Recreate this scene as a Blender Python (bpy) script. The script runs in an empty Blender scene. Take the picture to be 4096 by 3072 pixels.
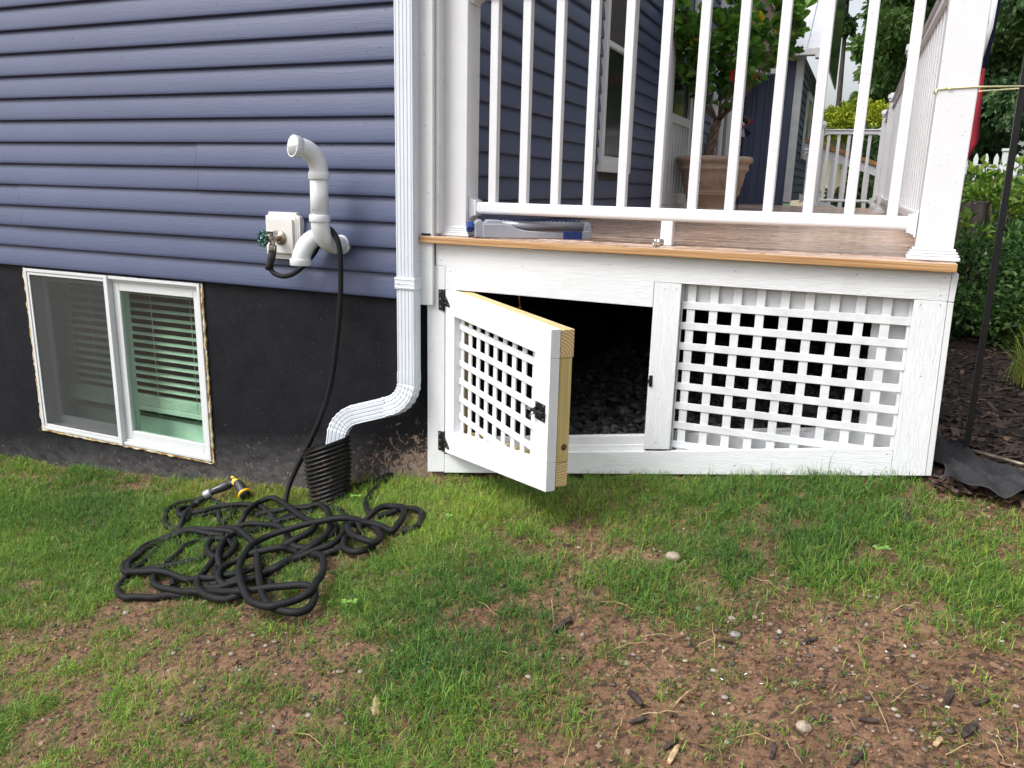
import bpy, math, random
import numpy as np
from mathutils import Vector, Matrix

S = bpy.context.scene
COL = S.collection
RNG = np.random.default_rng(7)
random.seed(5)
PI = math.pi
R = math.radians

# ---------------------------------------------------------------- camera, sky, sun, exposure
cd = bpy.data.cameras.new("camera")
cam = bpy.data.objects.new("camera", cd)
COL.objects.link(cam)
cd.sensor_width = 36.0
cd.lens = 28.194
cd.clip_start = 0.05
cd.clip_end = 400.0
_r = Vector((0.91765815, 0.39665276, 0.0238769)); _u = Vector((-0.11657008, 0.21126815, 0.97045205)); _f = Vector((-0.37988806, 0.89332657, -0.24010978))
cam.matrix_world = Matrix(((_r.x, _u.x, -_f.x, 1.62292), (_r.y, _u.y, -_f.y, -2.80981), (_r.z, _u.z, -_f.z, 0.45973), (0, 0, 0, 1)))
S.camera = cam

SUN_EL, SUN_AZ = R(52), R(222)          # azimuth clockwise from +Y: front left of the house wall
W = bpy.data.worlds.new("World"); S.world = W; W.use_nodes = True
wn, wl = W.node_tree.nodes, W.node_tree.links
wn.clear()
sky = wn.new("ShaderNodeTexSky"); sky.sky_type = 'NISHITA'; sky.sun_disc = False
sky.sun_elevation = SUN_EL; sky.sun_rotation = SUN_AZ; sky.air_density = 1.0; sky.dust_density = 5.0; sky.ozone_density = 1.0
hs = wn.new("ShaderNodeHueSaturation"); hs.inputs["Saturation"].default_value = 0.30
bg = wn.new("ShaderNodeBackground"); bg.inputs["Strength"].default_value = 0.15
wo = wn.new("ShaderNodeOutputWorld")
wl.new(sky.outputs[0], hs.inputs["Color"]); wl.new(hs.outputs[0], bg.inputs["Color"]); wl.new(bg.outputs[0], wo.inputs["Surface"])
sd = bpy.data.lights.new("sun", 'SUN'); sd.energy = 1.1; sd.angle = R(24); sd.color = (1.0, 0.985, 0.965)
sun = bpy.data.objects.new("sun", sd); COL.objects.link(sun)
_sd = Vector((math.sin(SUN_AZ) * math.cos(SUN_EL), math.cos(SUN_AZ) * math.cos(SUN_EL), math.sin(SUN_EL)))
sun.rotation_euler = _sd.to_track_quat('Z', 'Y').to_euler()
sun.location = (-4, -6, 8)
S.view_settings.view_transform = 'Standard'; S.view_settings.look = 'None'
S.view_settings.exposure = 0.80; S.view_settings.gamma = 1.0
S.cycles.max_bounces = 8; S.cycles.transparent_max_bounces = 24
S.cycles.caustics_reflective = False; S.cycles.caustics_refractive = False

# ---------------------------------------------------------------- small library
def L(o, label=None, cat=None, group=None, kind=None):
    if label: o["label"] = label
    if cat: o["category"] = cat
    if group: o["group"] = group
    if kind: o["kind"] = kind
    return o

def thing(name, label, cat, loc=(0, 0, 0), group=None, rotz=0.0):
    o = bpy.data.objects.new(name, None); COL.objects.link(o)
    o.empty_display_size = 0.1
    o.location = loc; o.rotation_euler = (0, 0, rotz)
    o.matrix_basis = Matrix.Translation(loc) @ Matrix.Rotation(rotz, 4, 'Z')
    return L(o, label, cat, group)

def adopt(o, parent, local=False):
    if parent is not None:
        o.parent = parent
        if not local:
            m = parent.matrix_basis.copy(); q = parent
            while q.parent is not None:
                m = q.parent.matrix_basis @ q.matrix_parent_inverse @ m; q = q.parent
            o.matrix_parent_inverse = m.inverted()
    return o

class MB:
    def __init__(s): s.v = []; s.f = []; s.m = []; s.sm = []
    def add(s, vs, fs, mi=0, smooth=False):
        b = len(s.v); s.v += [tuple(map(float, v)) for v in vs]
        for f in fs: s.f.append(tuple(i + b for i in f)); s.m.append(mi); s.sm.append(smooth)
        return s
    def hexa(s, p, mi=0):
        return s.add(p, [(0, 3, 2, 1), (4, 5, 6, 7), (0, 1, 5, 4), (1, 2, 6, 5), (2, 3, 7, 6), (3, 0, 4, 7)], mi)
    def box(s, x0, x1, y0, y1, z0, z1, mi=0):
        return s.hexa([(x0, y0, z0), (x1, y0, z0), (x1, y1, z0), (x0, y1, z0), (x0, y0, z1), (x1, y0, z1), (x1, y1, z1), (x0, y1, z1)], mi)
    def slab(s, q, y0, y1, mi=0):
        """a board given by its 4 front corners (x,z): bl, br, tr, tl"""
        a, b, c, d = q
        return s.hexa([(a[0], y0, a[1]), (b[0], y0, b[1]), (b[0], y1, b[1]), (a[0], y1, a[1]), (d[0], y0, d[1]), (c[0], y0, c[1]), (c[0], y1, c[1]), (d[0], y1, d[1])], mi)
    def extrude(s, poly, vec, mi=0, smooth=False):
        n = len(poly); v = Vector(vec)
        vs = [tuple(Vector(p)) for p in poly] + [tuple(Vector(p) + v) for p in poly]
        fs = [(i, (i + 1) % n, n + (i + 1) % n, n + i) for i in range(n)]
        b = len(s.v)
        s.add(vs, fs, mi, smooth); s.add([], [], mi)
        s.f.append(tuple(b + i for i in reversed(range(n)))); s.m.append(mi); s.sm.append(False)
        s.f.append(tuple(b + n + i for i in range(n))); s.m.append(mi); s.sm.append(False)
        return s
    def sweep(s, path, prof, mi=0, up=None, scale=None, caps=True, smooth=True, closed_prof=True):
        """prof: list of (a,b) offsets; frames by parallel transport, a along side, b along normal"""
        P = [Vector(p) for p in path]; n = len(P); k = len(prof)
        T = []
        for i in range(n):
            t = (P[min(i + 1, n - 1)] - P[max(i - 1, 0)])
            T.append(t.normalized() if t.length > 1e-9 else Vector((0, 0, 1)))
        u = Vector(up) if up else (Vector((0, 0, 1)) if abs(T[0].z) < 0.9 else Vector((0, 1, 0)))
        vs = []
        for i in range(n):
            u = (u - T[i] * u.dot(T[i])); u = u.normalized() if u.length > 1e-6 else T[i].orthogonal().normalized()
            w = T[i].cross(u); sc = scale[i] if scale is not None else 1.0
            for a, b in prof: vs.append(tuple(P[i] + w * (a * sc) + u * (b * sc)))
        fs = []
        for i in range(n - 1):
            for j in range(k if closed_prof else k - 1):
                j2 = (j + 1) % k; fs.append((i * k + j, i * k + j2, (i + 1) * k + j2, (i + 1) * k + j))
        b0 = len(s.v); s.add(vs, fs, mi, smooth)
        if caps:
            s.f.append(tuple(b0 + j for j in reversed(range(k)))); s.m.append(mi); s.sm.append(False)
            s.f.append(tuple(b0 + (n - 1) * k + j for j in range(k))); s.m.append(mi); s.sm.append(False)
        return s
    def tube(s, path, r, n=12, mi=0, caps=True, up=None):
        prof = [(math.cos(2 * PI * j / n), math.sin(2 * PI * j / n)) for j in range(n)]
        sc = r if hasattr(r, '__len__') else [r] * len(path)
        return s.sweep(path, prof, mi, up, sc, caps)
    def lathe(s, prof, c=(0, 0, 0), n=32, mi=0, axis=(0, 0, 1), smooth=True, shear=(0, 0), cap0=True, cap1=True):
        q = Vector((0, 0, 1)).rotation_difference(Vector(axis).normalized()); c = Vector(c); vs = []
        for r, z in prof:
            for j in range(n):
                a = 2 * PI * j / n; x, y = r * math.cos(a), r * math.sin(a)
                vs.append(tuple(c + q @ Vector((x, y, z + shear[0] * x + shear[1] * y))))
        k = len(prof); fs = [(i * n + j, i * n + (j + 1) % n, (i + 1) * n + (j + 1) % n, (i + 1) * n + j) for i in range(k - 1) for j in range(n)]
        b0 = len(s.v); s.add(vs, fs, mi, smooth)
        if cap0: s.f.append(tuple(b0 + j for j in reversed(range(n)))); s.m.append(mi); s.sm.append(False)
        if cap1: s.f.append(tuple(b0 + (k - 1) * n + j for j in range(n))); s.m.append(mi); s.sm.append(False)
        return s
    def ball(s, c, r, n=10, mi=0, jit=0.0):
        r = (r, r, r) if not hasattr(r, '__len__') else r
        vs = []; m = n // 2
        for i in range(m + 1):
            t = PI * i / m
            for j in range(n):
                a = 2 * PI * j / n; q = 1 + random.uniform(-jit, jit)
                vs.append((c[0] + r[0] * q * math.sin(t) * math.cos(a), c[1] + r[1] * q * math.sin(t) * math.sin(a), c[2] + r[2] * q * math.cos(t)))
        return s.add(vs, [(i * n + j, (i + 1) * n + j, (i + 1) * n + (j + 1) % n, i * n + (j + 1) % n) for i in range(m) for j in range(n)], mi, True)
    def build(s, name, mats, parent=None, bevel=0.0, local=False, seg=2):
        me = bpy.data.meshes.new(name); me.from_pydata(s.v, [], s.f)
        for m in (mats if isinstance(mats, (list, tuple)) else [mats]): me.materials.append(m)
        me.polygons.foreach_set("material_index", s.m); me.polygons.foreach_set("use_smooth", s.sm)
        me.update()
        o = bpy.data.objects.new(name, me); COL.objects.link(o); adopt(o, parent, local)
        if bevel > 0:
            b = o.modifiers.new("bevel", 'BEVEL'); b.width = bevel; b.segments = seg; b.limit_method = 'ANGLE'; b.angle_limit = R(40)
        return o

def mesh_np(name, V, Q, mat, parent=None, attrs=None, smooth=False):
    V = np.asarray(V, np.float32); Q = np.asarray(Q, np.int32); k = Q.shape[1]
    me = bpy.data.meshes.new(name)
    me.vertices.add(len(V)); me.vertices.foreach_set("co", V.ravel())
    me.loops.add(Q.size); me.loops.foreach_set("vertex_index", Q.ravel())
    me.polygons.add(len(Q)); me.polygons.foreach_set("loop_start", np.arange(0, Q.size, k, dtype=np.int32))
    me.polygons.foreach_set("use_smooth", np.full(len(Q), smooth))
    me.update(calc_edges=True)
    for an, av in (attrs or {}).items():
        a = me.attributes.new(an, 'FLOAT', 'POINT'); a.data.foreach_set("value", np.asarray(av, np.float32).ravel())
    for m in (mat if isinstance(mat, (list, tuple)) else [mat]): me.materials.append(m)
    o = bpy.data.objects.new(name, me); COL.objects.link(o)
    return adopt(o, parent)

def clone(o, dx=0, dy=0, dz=0, parent=None):
    c = o.copy(); COL.objects.link(c)
    c.location = Vector(o.location) + Vector((dx, dy, dz))
    return c

def vnoise(x, y, seed=0):
    x = np.asarray(x, float); y = np.asarray(y, float)
    xi = np.floor(x).astype(np.int64); yi = np.floor(y).astype(np.int64); xf = x - xi; yf = y - yi
    def h(a, b):
        n = (a * 374761393 + b * 668265263 + seed * 1442695041) & 0x7fffffff
        n = ((n ^ (n >> 13)) * 1274126177) & 0x7fffffff
        return ((n ^ (n >> 16)) & 0xffff) / 65535.0
    u = xf * xf * (3 - 2 * xf); v = yf * yf * (3 - 2 * yf)
    return (h(xi, yi) * (1 - u) + h(xi + 1, yi) * u) * (1 - v) + (h(xi, yi + 1) * (1 - u) + h(xi + 1, yi + 1) * u) * v

def fbm(x, y, seed=0, o=4):
    t = 0; a = 0.5
    for i in range(o): t = t + a * vnoise(np.asarray(x) * 2 ** i, np.asarray(y) * 2 ** i, seed + i); a *= 0.5
    return t

# ---------------------------------------------------------------- materials
class NT:
    def __init__(s, name):
        s.m = bpy.data.materials.new(name); s.m.use_nodes = True; s.t = s.m.node_tree; s.t.nodes.clear()
        s.out = s.n("ShaderNodeOutputMaterial"); s.p = s.n("ShaderNodeBsdfPrincipled"); s.l(s.p.outputs[0], s.out.inputs[0]); s.co = None; s.nrm = None
    def n(s, k, **kw):
        x = s.t.nodes.new(k)
        for a, b in kw.items(): setattr(x, a, b)
        return x
    def l(s, a, b): s.t.links.new(a, b)
    def set(s, **kw):
        for k, v in kw.items():
            i = s.p.inputs[k.replace('_', ' ')]
            if hasattr(v, 'is_linked'): s.l(v, i)
            else: i.default_value = (v + (1,)) if isinstance(v, tuple) and len(v) == 3 else v
        return s
    def coord(s, scale=(1, 1, 1), loc=(0, 0, 0)):
        if s.co is None: s.co = s.n("ShaderNodeTexCoord")
        mp = s.n("ShaderNodeMapping"); s.l(s.co.outputs["Object"], mp.inputs[0])
        mp.inputs["Scale"].default_value = scale; mp.inputs["Location"].default_value = loc
        return mp.outputs[0]
    def noise(s, scale, detail=4, rough=0.55, dist=0.0, loc=(0, 0, 0)):
        x = s.n("ShaderNodeTexNoise"); s.l(s.coord(scale, loc), x.inputs["Vector"])
        x.inputs["Scale"].default_value = 1; x.inputs["Detail"].default_value = detail; x.inputs["Roughness"].default_value = rough; x.inputs["Distortion"].default_value = dist
        return x.outputs["Fac"]
    def voro(s, scale, feature='F1', rnd=1.0):
        x = s.n("ShaderNodeTexVoronoi", feature=feature); s.l(s.coord(scale), x.inputs["Vector"]); x.inputs["Scale"].default_value = 1; x.inputs["Randomness"].default_value = rnd
        return x
    def ramp(s, fac, stops):
        x = s.n("ShaderNodeValToRGB"); s.l(fac, x.inputs[0]); e = x.color_ramp.elements
        while len(e) < len(stops): e.new(0.5)
        for i, (p, c) in enumerate(stops):
            e[i].position = p; e[i].color = (c, c, c, 1) if not isinstance(c, tuple) else c + (1,)
        return x.outputs[0]
    def mix(s, fac, a, b, mode='MIX'):
        x = s.n("ShaderNodeMix", data_type='RGBA', blend_type=mode)
        for v, i in ((fac, 0), (a, 6), (b, 7)):
            if hasattr(v, 'is_linked'): s.l(v, x.inputs[i])
            else: x.inputs[i].default_value = (v + (1,)) if isinstance(v, tuple) else v
        return x.outputs[2]
    def math(s, op, a, b=0.0, c=None):
        x = s.n("ShaderNodeMath", operation=op)
        for v, i in ((a, 0), (b, 1), (c, 2)):
            if v is None: continue
            if hasattr(v, 'is_linked'): s.l(v, x.inputs[i])
            else: x.inputs[i].default_value = v
        return x.outputs[0]
    def bump(s, h, strength=0.5, dist=0.002):
        x = s.n("ShaderNodeBump"); x.inputs["Strength"].default_value = strength; x.inputs["Distance"].default_value = dist
        s.l(h, x.inputs["Height"])
        if s.nrm is not None: s.l(s.nrm, x.inputs["Normal"])
        s.nrm = x.outputs[0]; s.l(s.nrm, s.p.inputs["Normal"]); return s
    def drops(s, cell=0.022, size=0.13, thr=0.55, strength=0.7):
        """scattered raised rain drops"""
        k = 1.0 / cell; v = s.voro((k, k, k))
        h = s.ramp(v.outputs["Distance"], [(0.0, 1.0), (size * .5, 0.8), (size, 0.0)])
        g = s.n("ShaderNodeSeparateColor"); s.l(v.outputs["Color"], g.inputs[0])
        m = s.math('GREATER_THAN', g.outputs[0], thr)
        return s.bump(s.math('MULTIPLY', h, m), strength, 0.0028)
    def attr(s, name):
        x = s.n("ShaderNodeAttribute"); x.attribute_name = name; return x.outputs["Fac"]

def mk_plain(name, col, rough=0.5, metal=0.0, var=0.06, vs=(9, 9, 9), bump=None, drops=None, spec=0.5):
    t = NT(name)
    c2 = tuple(max(0, c * (1 - 2.2 * var)) for c in col); c1 = tuple(min(1, c * (1 + var)) for c in col)
    t.set(Base_Color=t.ramp(t.noise(vs, 5, .6), [(0.3, c2), (0.62, c1)]), Roughness=rough, Metallic=metal, Specular_IOR_Level=spec)
    if bump:
        for (sc, d, st, di) in bump: t.bump(t.noise(sc, d, .6, .3), st, di)
    if drops: t.drops(*drops)
    return t.m

def mk_grain(name, col, axis, rough=0.55, deep=0.75):
    """embossed wood grain trim, grain running along axis 0/1/2"""
    t = NT(name)
    sc = [150, 150, 150]; sc[axis] = 12.0
    g = t.noise(tuple(sc), 3, .6, 2.2)
    dirt = t.noise((5, 5, 5), 6, .65)
    t.set(Base_Color=t.mix(t.ramp(dirt, [(0.62, 0.0), (0.82, 0.35)]), col, tuple(c * f for c, f in zip(col, (.72, .66, .56)))), Roughness=rough)
    t.bump(t.ramp(g, [(0.34, 0.0), (0.5, .75), (0.7, 1.0)]), .75, 0.0011)
    sc2 = [330, 330, 330]; sc2[axis] = 26
    t.bump(t.noise(tuple(sc2), 2, .5, .5), .25, 0.001)
    return t.m

def mk_wood(name, c1, c2, c3, axis, rough=0.6, ring=34, spec=0.4, bump=.25):
    t = NT(name)
    sc = [ring, ring, ring]; sc[axis] = 1.1
    g = t.noise(tuple(sc), 3, .55, 1.2)
    sc2 = [260, 260, 260]; sc2[axis] = 5
    f = t.noise(tuple(sc2), 3, .6)
    base = t.ramp(g, [(0.28, c1), (0.5, c2), (0.72, c3)])
    t.set(Base_Color=t.mix(t.ramp(f, [(0.3, 0.0), (0.7, .4)]), base, tuple(c * .6 for c in c1)), Roughness=rough, Specular_IOR_Level=spec)
    t.bump(f, bump, .001)
    return t.m

WHITE = (0.715, 0.735, 0.755)
M = {}
def siding_mat(name, axis):
    t = NT(name)
    sc = [95, 95, 95]; sc[axis] = 7.0
    g = t.noise(tuple(sc), 4, .6, 1.3)
    big = t.noise((1.3, 1.3, 1.3), 4, .6)
    t.set(Base_Color=t.ramp(big, [(0.3, (0.058, 0.074, 0.140)), (0.7, (0.068, 0.087, 0.162))]), Roughness=0.46, Specular_IOR_Level=.45)
    t.bump(g, .6, .0016); t.drops(.026, .11, .66, 1.0)
    return t.m
M['siding_x'] = siding_mat("navy_vinyl_siding", 0)
M['siding_y'] = siding_mat("navy_vinyl_siding_porch", 1)
M['pvc'] = mk_plain("white_pvc", (0.645, 0.665, 0.68), .32, var=.02, drops=(.026, .15, .62, 1.0))
M['vinyl'] = mk_plain("white_vinyl_rail", (0.68, 0.695, 0.72), .34, var=.015, drops=(.017, .15, .50, .55))
M['vinyl_far'] = mk_plain("white_vinyl_plain", (0.70, 0.715, 0.735), .4, var=.02)
M['alum'] = mk_plain("white_aluminium", (0.62, 0.66, 0.71), .3, var=.02, drops=(.02, .12, .68, .7))
M['grain_x'] = mk_grain("white_grain_trim_flat", WHITE, 0)
M['grain_z'] = mk_grain("white_grain_trim_upright", WHITE, 2)
M['white'] = mk_plain("white_paint", (0.66, 0.675, 0.69), .5, var=.03)
M['lattice'] = mk_plain("white_lattice_plastic", (0.675, 0.69, 0.71), .42, var=.06, vs=(14, 14, 14), bump=[((40, 40, 40), 3, .12, .002)], drops=(.02, .1, .7, .6))
M['black_metal'] = mk_plain("black_metal", (0.012, 0.012, 0.013), .38, .3, var=.1, bump=[((90, 90, 90), 2, .1, .001)])
M['screw'] = mk_plain("grey_screw", (0.12, 0.12, 0.12), .35, .9)
M['zinc'] = mk_plain("bright_zinc", (0.62, 0.64, 0.66), .22, 1.0)
M['bronze'] = mk_plain("old_brass", (0.42, 0.36, 0.29), .34, .9, var=.15, vs=(60, 60, 60))
M['nickel'] = mk_plain("nickel", (0.6, 0.6, 0.6), .2, 1.0)
M['green_wheel'] = mk_plain("dark_green_enamel", (0.006, 0.07, 0.055), .22, 0.0)
M['rubber'] = mk_plain("black_rubber", (0.022, 0.023, 0.026), .5, 0, var=.1)
M['yellow'] = mk_plain("yellow_plastic", (0.85, 0.50, 0.02), .35)
M['grey_plastic'] = mk_plain("grey_plastic", (0.30, 0.32, 0.37), .38, 0, var=.05, drops=(.011, .2, .5, .9))
M['grey_tube'] = mk_plain("grey_aluminium_tube", (0.30, 0.31, 0.35), .32, .35, drops=(.011, .2, .5, .9))
M['blue_plastic'] = mk_plain("blue_plastic", (0.010, 0.042, 0.22), .35)
M['pot'] = mk_plain("tan_resin", (0.44, 0.325, 0.25), .6, 0, var=.12, vs=(4, 4, 4), bump=[((120, 120, 120), 3, .12, .001)])
M['room'] = mk_plain("room_dark", (0.06, 0.055, 0.05), .9)
M['blind'] = mk_plain("white_blind", (0.74, 0.75, 0.72), .5)
M['soil_pot'] = mk_plain("potting_soil", (0.03, 0.022, 0.015), .95)
M['bark'] = mk_plain("grey_brown_bark", (0.15, 0.105, 0.07), .85, var=.3, vs=(30, 30, 8), bump=[((60, 60, 18), 5, .8, .004)])
M['bark_dark'] = mk_plain("dark_bark", (0.045, 0.036, 0.03), .9, var=.3, vs=(20, 20, 5), bump=[((40, 40, 9), 5, .9, .01)])
M['flag_red'] = mk_plain("red_cloth", (0.36, 0.02, 0.035), .8, bump=[((400, 400, 400), 2, .2, .001)])
M['flag_white'] = mk_plain("white_cloth", (0.75, 0.76, 0.79), .8)
M['flag_blue'] = mk_plain("navy_cloth", (0.012, 0.02, 0.07), .8)
M['string'] = mk_plain("pale_yellow_string", (0.74, 0.72, 0.42), .7)
M['wire'] = mk_plain("rusty_wire", (0.36, 0.30, 0.24), .5, .6, var=.3, vs=(40, 40, 40))
M['fabric'] = mk_plain("black_landscape_fabric", (0.016, 0.016, 0.019), .75, var=.2, vs=(12, 12, 12), bump=[((22, 22, 22), 4, .8, .02), ((700, 700, 700), 2, .3, .001)])
M['screen_dark'] = mk_plain("dark_glass", (0.018, 0.02, 0.024), .12)
M['beige'] = mk_plain("beige_wall", (0.50, 0.44, 0.33), .8)
M['roof_grey'] = mk_plain("grey_shingle", (0.09, 0.09, 0.10), .85, var=.25, vs=(30, 30, 30))
M['tan_siding'] = mk_plain("brown_lap", (0.27, 0.215, 0.18), .7, bump=[((4, 4, 160), 2, .5, .004)])
M['metal_roof'] = mk_plain("galvanised_roof", (0.62, 0.64, 0.68), .35, .25, var=.04)
M['cap_wood'] = mk_wood("orange_cedar_cap", (0.33, 0.15, 0.05), (0.46, 0.23, 0.08), (0.55, 0.30, 0.12), 0, .5)
M['gull'] = mk_plain("white_trim_far", (0.72, 0.73, 0.74), .5)

def mk_board_batten():
    return mk_plain("navy_board_batten", (0.095, 0.112, 0.185), .5, var=.05)
M['navy_bb'] = mk_board_batten()

def mk_foundation():
    t = NT("black_painted_concrete")
    sx = t.n("ShaderNodeSeparateXYZ"); s_co = t.n("ShaderNodeTexCoord"); t.l(s_co.outputs["Object"], sx.inputs[0])
    base = t.ramp(t.noise((7, 7, 7), 6, .65), [(0.3, (0.0042, 0.0046, 0.0070)), (0.72, (0.0110, 0.0118, 0.0160))])
    fleck = t.ramp(t.noise((130, 130, 60), 3, .7, .6), [(0.64, 0.0), (0.72, .6)])
    base = t.mix(fleck, base, (0.085, 0.084, 0.088))
    # peeled flakes showing tan concrete, thickest beside the drain and low on the wall
    low = t.math('MULTIPLY_ADD', sx.outputs[2], -1.0, t.math('MULTIPLY', sx.outputs[0], .15))      # about .8 to 1.1 at grade
    lowf = t.n("ShaderNodeMapRange"); t.l(low, lowf.inputs[0]); lowf.inputs[1].default_value = .44; lowf.inputs[2].default_value = .72
    xr = t.n("ShaderNodeMapRange"); t.l(sx.outputs[0], xr.inputs[0]); xr.inputs[1].default_value = -.42; xr.inputs[2].default_value = -.02
    drain = t.math('MULTIPLY', lowf.outputs[0], t.math('MULTIPLY_ADD', xr.outputs[0], .20, .115))
    fl = t.math('ADD', t.noise((42, 42, 36), 5, .72, 1.0), drain)
    peel = t.ramp(fl, [(0.715, 0.0), (0.745, 1.0)])
    base = t.mix(peel, base, t.ramp(t.noise((60, 60, 60), 3), [(0.3, (0.17, 0.11, 0.075)), (0.7, (0.36, 0.25, 0.18))]))
    # grey mineral crust along the grade
    lg = t.n("ShaderNodeMapRange"); t.l(low, lg.inputs[0]); lg.inputs[1].default_value = .56; lg.inputs[2].default_value = .82
    cr = t.math('MULTIPLY', lg.outputs[0], t.ramp(t.noise((16, 16, 30), 5, .7), [(0.3, 0.15), (0.65, .85)]))
    base = t.mix(cr, base, (0.135, 0.128, 0.128))
    t.set(Base_Color=base, Roughness=t.ramp(t.noise((9, 9, 9), 4), [(0.3, .55), (0.7, .8)]), Specular_IOR_Level=.18)
    t.bump(t.noise((60, 60, 60), 5, .65), .5, .003); t.bump(peel, .35, .003)
    return t.m
M['foundation'] = mk_foundation()

def mk_glass(name, tint, refl=1.0, dirt=0.0):
    t = NT(name); t.t.nodes.remove(t.p)
    tr = t.n("ShaderNodeBsdfTransparent"); tr.inputs[0].default_value = tint + (1,)
    gl = t.n("ShaderNodeBsdfGlossy"); gl.inputs["Roughness"].default_value = .015; gl.inputs[0].default_value = (.9, .95, .92, 1)
    fr = t.n("ShaderNodeFresnel"); fr.inputs[0].default_value = 1.5
    ge = t.n("ShaderNodeNewGeometry"); fro = t.math('SUBTRACT', 1.0, ge.outputs["Backfacing"])
    m = t.n("ShaderNodeMixShader"); f = t.math('MULTIPLY', t.math('MULTIPLY', fr.outputs[0], refl), fro)
    f = t.math('ADD', f, t.math('MULTIPLY', t.ramp(t.noise((190, 190, 190), 2), [(0.70, 0.0), (0.74, 1.0)]), dirt))
    t.l(f, m.inputs[0]); t.l(tr.outputs[0], m.inputs[1]); t.l(gl.outputs[0], m.inputs[2]); t.l(m.outputs[0], t.out.inputs[0])
    return t.m
M['glass'] = mk_glass("green_tinted_glass", (0.80, 0.91, 0.84), 1.3, .05)
M['glass_clear'] = mk_glass("window_glass", (0.45, 0.5, 0.5), 1.6)

def mk_screen():
    t = NT("insect_screen_mesh"); t.set(Base_Color=(0.05, 0.052, 0.055), Roughness=.5)
    tr = t.n("ShaderNodeBsdfTransparent"); m = t.n("ShaderNodeMixShader")
    m.inputs[0].default_value = .56; t.l(t.p.outputs[0], m.inputs[1]); t.l(tr.outputs[0], m.inputs[2]); t.l(m.outputs[0], t.out.inputs[0])
    return t.m
M['screen'] = mk_screen()

def mk_foam():
    t = NT("yellowed_foam"); t.set(Base_Color=t.ramp(t.noise((22, 22, 22), 5, .7), [(0.36, (0.32, 0.13, 0.03)), (0.46, (0.62, 0.45, 0.2)), (0.58, (0.74, 0.68, 0.52))]), Roughness=.85)
    t.bump(t.noise((150, 150, 150), 4, .7), .8, .004); return t.m
M['foam'] = mk_foam()

def mk_deck():
    t = NT("wet_brown_deck_boards")
    g = t.noise((1.6, 26, 26), 5, .65, 1.0)
    c = t.ramp(g, [(0.28, (0.20, 0.10, 0.06)), (0.42, (0.42, 0.245, 0.16)), (0.55, (0.57, 0.38, 0.27)), (0.74, (0.70, 0.54, 0.44))])
    c = t.mix(t.ramp(t.noise((17, 62, 40), 4, .7, 1.0), [(0.52, 0.0), (0.60, .75)]), c, (0.80, 0.70, 0.62))  # pale flecks painted in for bright sky reflections on the wet boards
    st = t.ramp(t.noise((6.5, 62, 62), 3, .6, .8), [(0.57, 0.0), (0.62, .92)])
    c = t.mix(st, c, (0.075, 0.036, 0.02))
    t.set(Base_Color=c, Roughness=t.ramp(t.noise((3, 9, 3), 4), [(0.35, .10), (0.65, .30)]), Specular_IOR_Level=.8)
    t.bump(t.noise((14, 60, 60), 4, .6), .6, .003); t.bump(t.noise((13, 62, 30), 3, .6), 1.0, .012)
    return t.m
M['deck'] = mk_deck()
M['nosing'] = mk_wood("orange_nosing_wood", (0.24, 0.105, 0.04), (0.50, 0.285, 0.125), (0.66, 0.45, 0.24), 0, .42, 120, .5, .7)
M['lumber_x'] = mk_wood("treated_lumber_flat", (0.50, 0.36, 0.14), (0.66, 0.52, 0.26), (0.74, 0.63, 0.37), 0, .65, 45)
M['lumber_z'] = mk_wood("treated_lumber_upright", (0.38, 0.27, 0.09), (0.58, 0.45, 0.19), (0.64, 0.53, 0.27), 2, .65, 60)
def mk_endgrain():
    t = NT("lumber_end_grain")
    w = t.n("ShaderNodeTexWave", wave_type='RINGS', rings_direction='X'); t.l(t.coord((1, 1, 1), (0, -.01, .07)), w.inputs["Vector"]); w.inputs["Scale"].default_value = 34; w.inputs["Distortion"].default_value = 2.5; w.inputs["Detail"].default_value = 2
    t.set(Base_Color=t.ramp(w.outputs["Fac"], [(0.1, (0.40, 0.25, 0.10)), (0.6, (0.66, 0.50, 0.27))]), Roughness=.75); t.bump(t.noise((300, 300, 300), 2), .2, .001)
    return t.m
M['endgrain'] = mk_endgrain()
M['knot'] = mk_plain("dark_knot", (0.10, 0.035, 0.02), .7, var=.4, vs=(90, 90, 90))

def mk_hose():
    t = NT("black_woven_hose")
    v = t.voro((330, 330, 330)); 
    t.set(Base_Color=t.ramp(t.noise((25, 25, 25), 4), [(0.3, (0.0042, 0.0044, 0.0056)), (0.7, (0.0088, 0.0090, 0.0110))]), Roughness=.6, Specular_IOR_Level=.25)
    t.bump(v.outputs["Distance"], .7, .0015); return t.m
M['hose'] = mk_hose()
def mk_drain():
    t = NT("muddy_black_plastic")
    mud = t.ramp(t.noise((26, 26, 40), 5, .7, .6), [(0.54, 0.0), (0.64, 1.0)])
    t.set(Base_Color=t.mix(mud, (0.0095, 0.0095, 0.0105), (0.095, 0.052, 0.03)), Roughness=t.ramp(mud, [(0, .32), (1, .85)])); t.bump(mud, .3, .002); return t.m
M['drain'] = mk_drain()

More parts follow.
